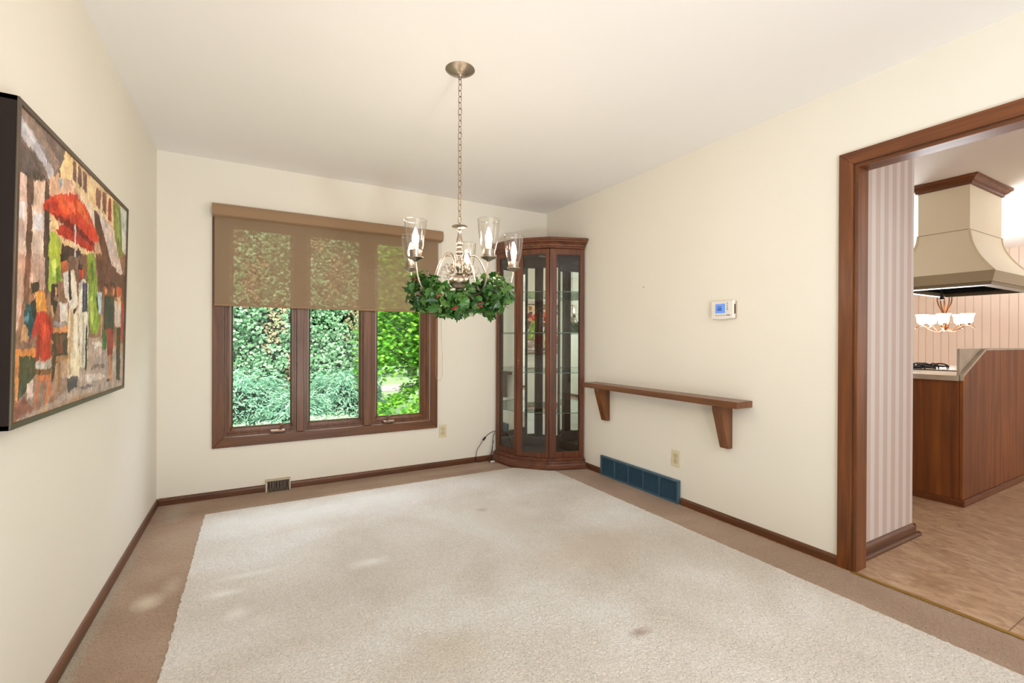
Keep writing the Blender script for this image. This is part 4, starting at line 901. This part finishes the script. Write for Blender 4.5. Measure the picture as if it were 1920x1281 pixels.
box(IX0, IX1, IY0+.019, IY0+.036, .913, 1.100).build('splash_panel', M['laminate'], ki, bevel=.002)
box(IX0-.028, IX1, IY0+.0195, IY1-.02, .8745, .912).build('countertop', M['laminate'], ki, bevel=.003)
TW = M['doorwood']
box(IX0-.014, IX0, IY0-.014, IY1, .001, .048).build('base_trim', TW['y'], ki, bevel=.003)
box(IX0, IX1, IY0-.014, IY0, .001, .048).build('base_trim', TW['x'], ki, bevel=.003)
ct = thing('cooktop', 'gas cooktop with black grates set in the island counter', 'cooktop', (5.75, -2.0, .912))
box(5.45, 6.05, -2.50, -1.62, .9122, .9175).build('steel_plate', plain('steel', (196, 184, 168), .22, 1), ct, bevel=.002)
box(5.446, 5.456, -2.505, -1.62, .9122, .9195).build('front_trim', M['black'], ct)
iron = plain('cast_iron', (24, 22, 22), .55)
for (gx, gy) in ((5.62, -2.16), (5.90, -2.16), (5.62, -1.86), (5.90, -1.86)):
    g = MB()
    for a in range(8):
        t = a*PI/4; p = [(gx+math.cos(t)*r, gy+math.sin(t)*r, z) for r, z in ((.030, .946), (.06, .952), (.10, .950), (.125, .938), (.130, .918))]
        g.tube(smoothpath(p, 3), .0055, 6)
    g.tube([(gx+.128*math.cos(t), gy+.128*math.sin(t), .930) for t in np.linspace(0, 2*PI, 25)[:-1]], .005, 6, closed=True)
    g.build('burner_grate', iron, ct, smooth=True)
    MB().lathe([(.001, .938), (.030, .936), (.034, .930), (.040, .918), (.001, .9176)], (gx, gy, 0), 18).build('burner_cap', iron, ct, smooth=True)

rh = thing('range_hood', 'cream curved range hood with wood crown hanging over the island', 'range hood', (5.77, -2.40, 1.57))
HX0, HX1, HY0, HY1 = 5.415, 6.115, -2.560, -2.240
BX0, BX1, BY0, BY1 = 5.235, 6.300, -2.740, -2.095
def rr_(t):   # 0 top .. 1 bottom of the flare
    a = t**1.9
    return [(HX0+(BX0-HX0)*a, HY0+(BY0-HY0)*a), (HX1+(BX1-HX1)*a, HY0+(BY0-HY0)*a), (HX1+(BX1-HX1)*a, HY1+(BY1-HY1)*a), (HX0+(BX0-HX0)*a, HY1+(BY1-HY1)*a)]
ZF0, ZF1 = 2.025, 1.672
MB().box(HX0, HX1, HY0, HY1, ZF0+.001, 2.4395).build('chimney', M['hood'], rh, bevel=.001)
ns = 16
MB().loft([[(x, y, ZF0+(ZF1-ZF0)*(i/ns)) for x, y in rr_(i/ns)] for i in range(ns+1)]).build('flared_canopy', M['hood'], rh)
bd = plain('hood_bead', (226, 214, 180), .45)
for c in range(4):
    MB().tube([(rr_(i/ns)[c][0], rr_(i/ns)[c][1], ZF0+(ZF1-ZF0)*(i/ns)) for i in range(ns+1)], .009, 8).build('corner_bead', bd, rh, smooth=True)
sm_ = plain('hood_seam', (150, 132, 100), .6)
MB().box(HX0-.0015, HX1+.0015, HY0-.0015, HY1+.0015, ZF0-.002, ZF0+.002).build('seam', sm_, rh)
def hring(o, z): return [(BX0-o, BY0-o, z), (BX1+o, BY0-o, z), (BX1+o, BY1+o, z), (BX0-o, BY1+o, z)]
def hollow(name, mat, rings):
    vs = [p for r in rings for p in r]; fs = []
    k_ = len(rings)
    for a in range(k_):
        b_ = (a+1) % k_
        for j in range(4): k = (j+1) % 4; fs.append((a*4+j, a*4+k, b_*4+k, b_*4+j))
    return MB().add(vs, fs).build(name, mat, rh, bevel=.0015, seg=1)
hollow('band', M['hoodband'], [hring(.004, 1.672), hring(.010, 1.668), hring(-.010, 1.592), hring(-.045, 1.592), hring(-.045, 1.672)])
hollow('lower_rim', plain('rim_enamel', (128, 114, 88), .4), [hring(-.014, 1.5915), hring(-.018, 1.568), hring(-.075, 1.564), hring(-.075, 1.5915)])
MB().add(hring(-.070, 1.600)+hring(-.070, 1.606), [(0, 1, 2, 3), (4, 7, 6, 5), (0, 4, 5, 1), (1, 5, 6, 2), (2, 6, 7, 3), (3, 7, 4, 0)]).build('filter_panel', plain('filter_black', (12, 10, 10), 1, spec=0), rh)
def crown(prof):
    rings = []
    for o, z in prof: rings.append([(HX0-o, HY0-o, z), (HX1+o, HY0-o, z), (HX1+o, HY1+o, z), (HX0-o, HY1+o, z)])
    return MB().loft(rings).build('crown_moulding', TW['y'], rh)
crown([(.004, 2.372), (.014, 2.376), (.016, 2.392), (.030, 2.400), (.046, 2.420), (.058, 2.426), (.058, 2.4395)])
MB().tube([(5.33, -2.42, 1.572), (5.325, -2.423, 1.535)], .004, 6).tube([(5.325, -2.423, 1.537), (5.318, -2.428, 1.480)], [.005, .016], 8).build('damper_pull', M['black'], rh, smooth=True)
MB().lathe([(.0005, 0), (.009, .002), (.009, .012), (.0005, .014)], (0, 0, 0), 12).xf(Matrix.Translation((6.02, -2.728, 1.583)) @ Matrix.Rotation(PI/2, 4, 'X')).build('switch_knob', M['nickel'], rh, smooth=True)

# kitchen chandelier
KCX, KCY = 7.0, -1.915
kc = thing('chandelier', 'small bronze kitchen chandelier with five glowing frosted glass bowls', 'chandelier', (KCX, KCY, 1.26))
BZ = M['bronze']; rz = 1.148
MB().lathe([(.0005, 1.262), (.014, 1.268), (.020, 1.285), (.032, 1.300), (.030, 1.330), (.052, 1.345), (.050, 1.352), (.020, 1.356), (.0005, 1.36)], (KCX, KCY, 0), 20).build('hub', BZ, kc, smooth=True)
for k in range(5):
    t = math.radians(-20+72*k)-YAW-.756; c_, s_ = math.cos(t), math.sin(t)
    def Q(r, z): return (KCX+c_*r, KCY+s_*r, z)
    a = MB().tube(smoothpath([Q(.02, 1.33), Q(.03, 1.285), Q(.07, 1.262), (Q(.12, 1.285)), Q(.162, 1.318), Q(.20, 1.322), Q(.24, 1.292)], 5), .0055, 8).build('arm', BZ, kc, smooth=True)
    MB().lathe([(.0005, 1.322), (.012, 1.326), (.026, 1.342), (.0005, 1.343)], Q(.185, 0), 14).build('cup', BZ, a, smooth=True)
    MB().lathe([(.0005, 1.343), (.028, 1.344), (.039, 1.354), (.043, 1.375), (.044, 1.400), (.049, 1.422), (.058, 1.440), (.055, 1.441), (.045, 1.424), (.040, 1.400), (.036, 1.365), (.0005, 1.352)], Q(.185, 0), 20).build('glass_bowl', M['bowl'], a, smooth=True)
    MB().tube(smoothpath([Q(.018, 1.35), Q(.012, 1.42), Q(.026, 1.48), Q(.058, 1.58), Q(.048, 1.70), Q(.012, 1.76)], 5), .006, 7).build('stem_rod', BZ, kc, smooth=True)
MB().tube([(KCX, KCY, 1.75), (KCX, KCY, 2.42)], .006, 8).build('down_rod', BZ, kc, smooth=True)
MB().lathe([(.0005, 2.41), (.05, 2.415), (.06, 2.4395), (.0005, 2.4395)], (KCX, KCY, 0), 20).build('ceiling_canopy', BZ, kc, smooth=True)

# ================================================================== garden outside the window
GZ = -.45
m, nt, b = newmat('lawn_grass'); q = mapped(nt); n1 = N(nt, 'ShaderNodeTexNoise'); n1.inputs['Scale'].default_value = 14; n1.inputs['Detail'].default_value = 8; nt.links.new(q.outputs[0], n1.inputs['Vector'])
r = ramp(nt, [(.3, (98, 134, 74)), (.5, (136, 170, 104)), (.7, (176, 200, 142))]); nt.links.new(n1.outputs[0], r.inputs[0]); nt.links.new(r.outputs[0], b.inputs['Base Color']); b.inputs['Roughness'].default_value = 1
struct(box(-14, 22, .145, 34, GZ-.05, GZ).build('ground_lawn', m))
struct(MB().prism([(-6, 2.2), (2.6, 2.2), (3.2, 3.6), (2.9, 7.4), (-6, 7.4)], GZ, GZ+.03).build('ground_mulch_bed', mottled('bark_mulch', (92, 76, 70), (170, 150, 144), 14, .95, .6, 60)))
struct(MB().prism([(1.5, 10.5), (22, 8.6), (22, 10.4), (1.5, 12.6)], GZ, GZ+.02).build('ground_path', mottled('path_concrete', (150, 138, 136), (170, 158, 154), 4, .9)))
rng = np.random.default_rng(21)
def nz(x, y): return .5*np.sin(1.7*x+.6*y)+.3*np.sin(3.9*x-1.3*y+1)+.2*np.sin(8.1*x+5.3*y+2)
IVT = np.array([(0, 0, 0), (.42, .05, .05), (.50, .40, .06), (.22, .62, .02), (0, 1.0, -.10), (-.22, .62, .02), (-.50, .40, .06), (-.42, .05, .05), (0, .4, -.04)])
IVF = [(0, 1, 8), (1, 2, 8), (2, 3, 8), (3, 4, 8), (4, 5, 8), (5, 6, 8), (6, 7, 8), (7, 0, 8)]
NDT = np.array([(-.02, 0, 0), (.02, 0, 0), (.16, .30, .05), (.03, .26, .01), (.17, .58, .06), (.03, .55, 0), (.10, .85, .03), (0, 1.0, -.03), (-.10, .85, .03), (-.03, .55, 0), (-.17, .58, .06), (-.03, .26, .01), (-.16, .30, .05)])
NDF = [(0, 1, 3, 11), (1, 2, 3), (0, 11, 12), (11, 3, 5, 9), (3, 4, 5), (9, 10, 11), (9, 5, 7), (5, 6, 7), (7, 8, 9)]
MPT = np.array([(0, 0, 0), (.30, .02, .02), (.22, .20, .01), (.55, .36, -.02), (.20, .42, .01), (.26, .74, -.02), (.07, .56, 0), (0, 1.0, -.06), (-.07, .56, 0), (-.26, .74, -.02), (-.20, .42, .01), (-.55, .36, -.02), (-.22, .20, .01), (-.30, .02, .02)])
MPF = [(0, 1, 2), (2, 3, 4), (4, 5, 6), (6, 7, 8), (8, 9, 10), (10, 11, 12), (12, 13, 0), (0, 2, 4, 6, 8, 10, 12)]
hd = thing('ivy_hedge', 'tall dense ivy covered hedge behind the left window panes', 'hedge', (-1.2, 6.4, GZ+.03))
# dark twiggy core
gx, gz_ = np.meshgrid(np.linspace(-6.0, 2.9, 90), np.linspace(GZ+.03, 4.6, 50)); gy_ = 6.35+.22*nz(gx*1.5, gz_*2)
mb = MB(); F_ = [(x, y, z) for x, y, z in zip(gx.ravel(), gy_.ravel(), gz_.ravel())]; B_ = [(x, 7.2, z) for x, y, z in F_]
nn_ = len(F_); mb.v = F_+B_; c_ = 90
mb.f = [(j*c_+i, j*c_+i+1, (j+1)*c_+i+1, (j+1)*c_+i) for j in range(49) for i in range(89)] + [(nn_+j*c_+i, nn_+(j+1)*c_+i, nn_+(j+1)*c_+i+1, nn_+j*c_+i+1) for j in range(49) for i in range(89)]
mb.f += [(j*c_, (j+1)*c_, nn_+(j+1)*c_, nn_+j*c_) for j in range(49)] + [(j*c_+89, nn_+j*c_+89, nn_+(j+1)*c_+89, (j+1)*c_+89) for j in range(49)] + [(49*c_+i, 49*c_+i+1, nn_+49*c_+i+1, nn_+49*c_+i) for i in range(89)]
mb.build('inner_twigs', mottled('hedge_core', (22, 34, 20), (44, 54, 34), 5, 1), hd)
n = 44000
x = rng.uniform(-6.1, 3.0, n); z = rng.uniform(GZ+.05, 4.7, n); y = 6.30+.22*nz(x*1.5, z*2)-rng.uniform(0, .28, n)
nr = np.stack([rng.normal(0, .35, n), -1+rng.normal(0, .3, n), .55+rng.normal(0, .35, n)], 1); ud = np.stack([rng.normal(0, .5, n), -.2+0*x, -1+rng.normal(0, .3, n)], 1)
dead = (nz(x*2.3+1, z*2.9) > .42)
fo = leaves('ivy_leaves', leafmat('ivy_leaf', (64, 122, 72), (118, 172, 118), (188, 220, 180), .4, .2), pos := np.stack([x, y, z], 1)[~dead], nr[~dead], ud[~dead], rng.uniform(.07, .15, (~dead).sum())*.52, IVT, IVF, hd); fo['kind'] = 'stuff'
fo = leaves('dry_leaves', leafmat('dry_ivy_leaf', (140, 124, 84), (190, 172, 134), (110, 150, 92), .6, .15), np.stack([x, y, z], 1)[dead], nr[dead], ud[dead], rng.uniform(.035, .062, dead.sum()), IVT, IVF, hd); fo['kind'] = 'stuff'

def shrub(cx, cy, rx, ry, h, n, label, c3, sc=(.05, .10)):
    t = thing('juniper_shrub', label, 'shrub', (cx, cy, GZ+.03), 'low junipers under the window')
    core = []
    for i in range(7):
        a = i/6*PI/2; core.append((math.cos(a), math.sin(a)))
    MB().loft([[(cx+rx*.80*c*math.cos(2*PI*j/20), cy+ry*.80*c*math.sin(2*PI*j/20), GZ+.03+h*.80*s) for j in range(20)] for c, s in core[:-1]]).build('inner_branches', plain('juniper_core', (36, 44, 32), 1), t)
    th_ = rng.uniform(0, 2*PI, n); el = np.arcsin(rng.uniform(.0, 1, n)); k = rng.uniform(.80, 1.06, n)*(1+.12*np.sin(5*th_)*np.cos(3*el)); lay = .05*np.sin(el*18)
    x = cx+rx*k*np.cos(th_)*np.cos(el)*(1+lay); y = cy+ry*k*np.sin(th_)*np.cos(el)*(1+lay); z = GZ+.06+h*k*np.sin(el)
    nr = np.stack([.3*np.cos(th_), .3*np.sin(th_)-.25, 1+0*el], 1)+rng.normal(0, .35, (n, 3)); ud = np.stack([np.cos(th_), np.sin(th_), .25+0*el], 1)+rng.normal(0, .35, (n, 3))
    f = leaves('needle_sprays', leafmat('juniper_needles', *c3, .55, .15), np.stack([x, y, z], 1), nr, ud, rng.uniform(sc[0], sc[1], n), NDT, NDF, t); f['kind'] = 'stuff'
GRN = ((70, 124, 98), (124, 176, 142), (184, 220, 184)); PAL = ((130, 160, 120), (180, 206, 168), (220, 236, 206))
shrub(.35, 4.9, 1.0, .75, .98, 7000, 'tall bluish juniper bush behind the left window pane', GRN)
shrub(2.0, 5.0, .80, .75, .92, 7000, 'tall bluish juniper bush behind the middle window pane', GRN)
shrub(1.2, 4.35, .62, .45, .60, 3600, 'lower juniper between the left and middle window panes', GRN, (.05, .11))
shrub(.55, 3.35, .62, .34, .34, 3200, 'pale low spreading juniper just outside the left pane', PAL, (.045, .09))
shrub(1.62, 3.55, .52, .34, .36, 3200, 'pale low spreading juniper just outside the middle pane', PAL, (.045, .09))
shrub(-2.2, 4.8, 1.3, .85, 1.3, 1600, 'juniper bush far left of the window panes', GRN)

mt = thing('maple_tree', 'bright green maple with layered branches behind the right window pane', 'tree', (4.6, 4.6, GZ))
MB().tube(smoothpath([(4.6, 4.6, GZ), (4.55, 4.55, .5), (4.65, 4.6, 1.4), (4.5, 4.7, 2.4), (4.6, 4.6, 3.4)], 5), [.11]*6+[.09]*6+[.06]*6+[.04]*3, 8).build('trunk', plain('maple_bark', (92, 78, 66), .9), mt, smooth=True)
br = MB(); LP, LN, LU, LS = [], [], [], []
def bough(p0, p1, sag, wid, n, th=.10):
    p0 = np.array(p0); p1 = np.array(p1); mid = (p0+p1)/2+np.array([0, 0, sag])
    pts = [tuple((1-t)**2*p0+2*t*(1-t)*mid+t*t*p1) for t in np.linspace(0, 1, 9)]; br.tube(pts, [.022*(1-t*.8) for t in np.linspace(0, 1, 9)], 6)
    t = rng.uniform(.15, 1.05, n)[:, None]; c = (1-t)**2*p0+2*t*(1-t)*mid+t*t*p1
    d = (p1-p0)/np.linalg.norm(p1-p0); s = np.array([-d[1], d[0], 0])
    w_ = rng.normal(0, wid, n)[:, None]*(1.1-.5*t)
    LP.append(c+s*w_+np.stack([0*w_[:, 0], 0*w_[:, 0], -np.abs(w_[:, 0])*.25+rng.normal(0, th, n)], 1))
    LN.append(np.stack([rng.normal(0, .3, n), -.45+rng.normal(0, .3, n), np.ones(n)], 1)); LU.append(d+s*np.sign(w_)*.6+rng.normal(0, .4, (n, 3))+np.array([0, 0, -.35])); LS.append(rng.uniform(.055, .11, n))
for i in range(26):
    a = rng.uniform(PI*.55, PI*1.75); z0 = rng.uniform(1.0, 3.5); ln = rng.uniform(1.1, 2.3)
    bough((4.58, 4.6, z0), (4.58+math.cos(a)*ln, 4.6+math.sin(a)*ln*.8, z0-rng.uniform(.0, .5)), .35, .30, 330)
for (x_, y_, z_) in ((2.35, 4.1, .85), (2.5, 3.9, 1.05), (2.3, 4.4, 1.3), (2.6, 4.2, 1.5), (2.35, 4.3, 1.85), (2.7, 4.0, 2.1), (2.4, 4.2, 2.5), (2.9, 4.3, 1.0), (2.6, 4.6, 1.2), (2.8, 3.8, 1.65), (3.0, 4.4, 2.9), (2.5, 4.6, 3.0), (2.3, 4.5, .75), (3.1, 4.0, .80)): bough((4.58, 4.6, z_+.45), (x_, y_, z_), .22, .34, 1500, .16)
bough((4.58, 4.6, .80), (2.42, 4.0, -.10), .28, .16, 800, .06); bough((4.58, 4.6, .60), (2.8, 3.75, -.12), .22, .13, 500, .06)
br.build('branches', plain('maple_branch', (82, 68, 54), .9), mt, smooth=True)
f = leaves('maple_leaves', leafmat('maple_leaf', (44, 104, 16), (96, 168, 32), (156, 214, 70), .45, .28), np.concatenate(LP), np.concatenate(LN), np.concatenate(LU), np.concatenate(LS), MPT, MPF, mt); f['kind'] = 'stuff'

def bgtree(x0, y0, h, r, label, c3):
    t = thing('tree', label, 'tree', (x0, y0, GZ), 'trees beyond the lawn')
    MB().tube([(x0, y0, GZ), (x0+.1, y0, h*.5), (x0, y0, h*.8)], [.22, .16, .06], 8).build('trunk', plain('trunk_bark', (80, 70, 60), .9), t, smooth=True)
    n = 8500; th_ = rng.uniform(0, 2*PI, n); el = np.arcsin(rng.uniform(-.7, 1, n)); k = rng.uniform(.55, 1.0, n)**.6*(1+.15*np.sin(4*th_)*np.cos(3*el))
    P_ = np.stack([x0+r*k*np.cos(th_)*np.cos(el), y0+r*k*np.sin(th_)*np.cos(el), h*.58+h*.46*k*np.sin(el)], 1)
    f = leaves('crown', leafmat('tree_leaf', *c3, .5, .3), P_, rng.normal(0, .5, (n, 3))+np.array([0, -.6, .7]), rng.normal(0, 1, (n, 3)), rng.uniform(.22, .42, n), IVT, IVF, t); f['kind'] = 'stuff'
TG = ((50, 92, 40), (92, 140, 66), (140, 182, 96))
bgtree(-.2, 19.5, 7.8, 3.1, 'leafy tree beyond the path, leftmost of the far trees', TG)
bgtree(6.7, 16.0, 7.2, 3.0, 'leafy tree beyond the path, directly behind the maple', TG)
bgtree(13.2, 16.5, 6.2, 2.9, 'leafy tree beyond the path, rightmost of the far trees', TG)
bgtree(-5.2, 11.5, 7.5, 2.6, 'leafy tree rising behind the left end of the ivy hedge', TG)
bgtree(.6, 10.8, 7.6, 2.6, 'leafy tree rising behind the middle of the ivy hedge', TG)
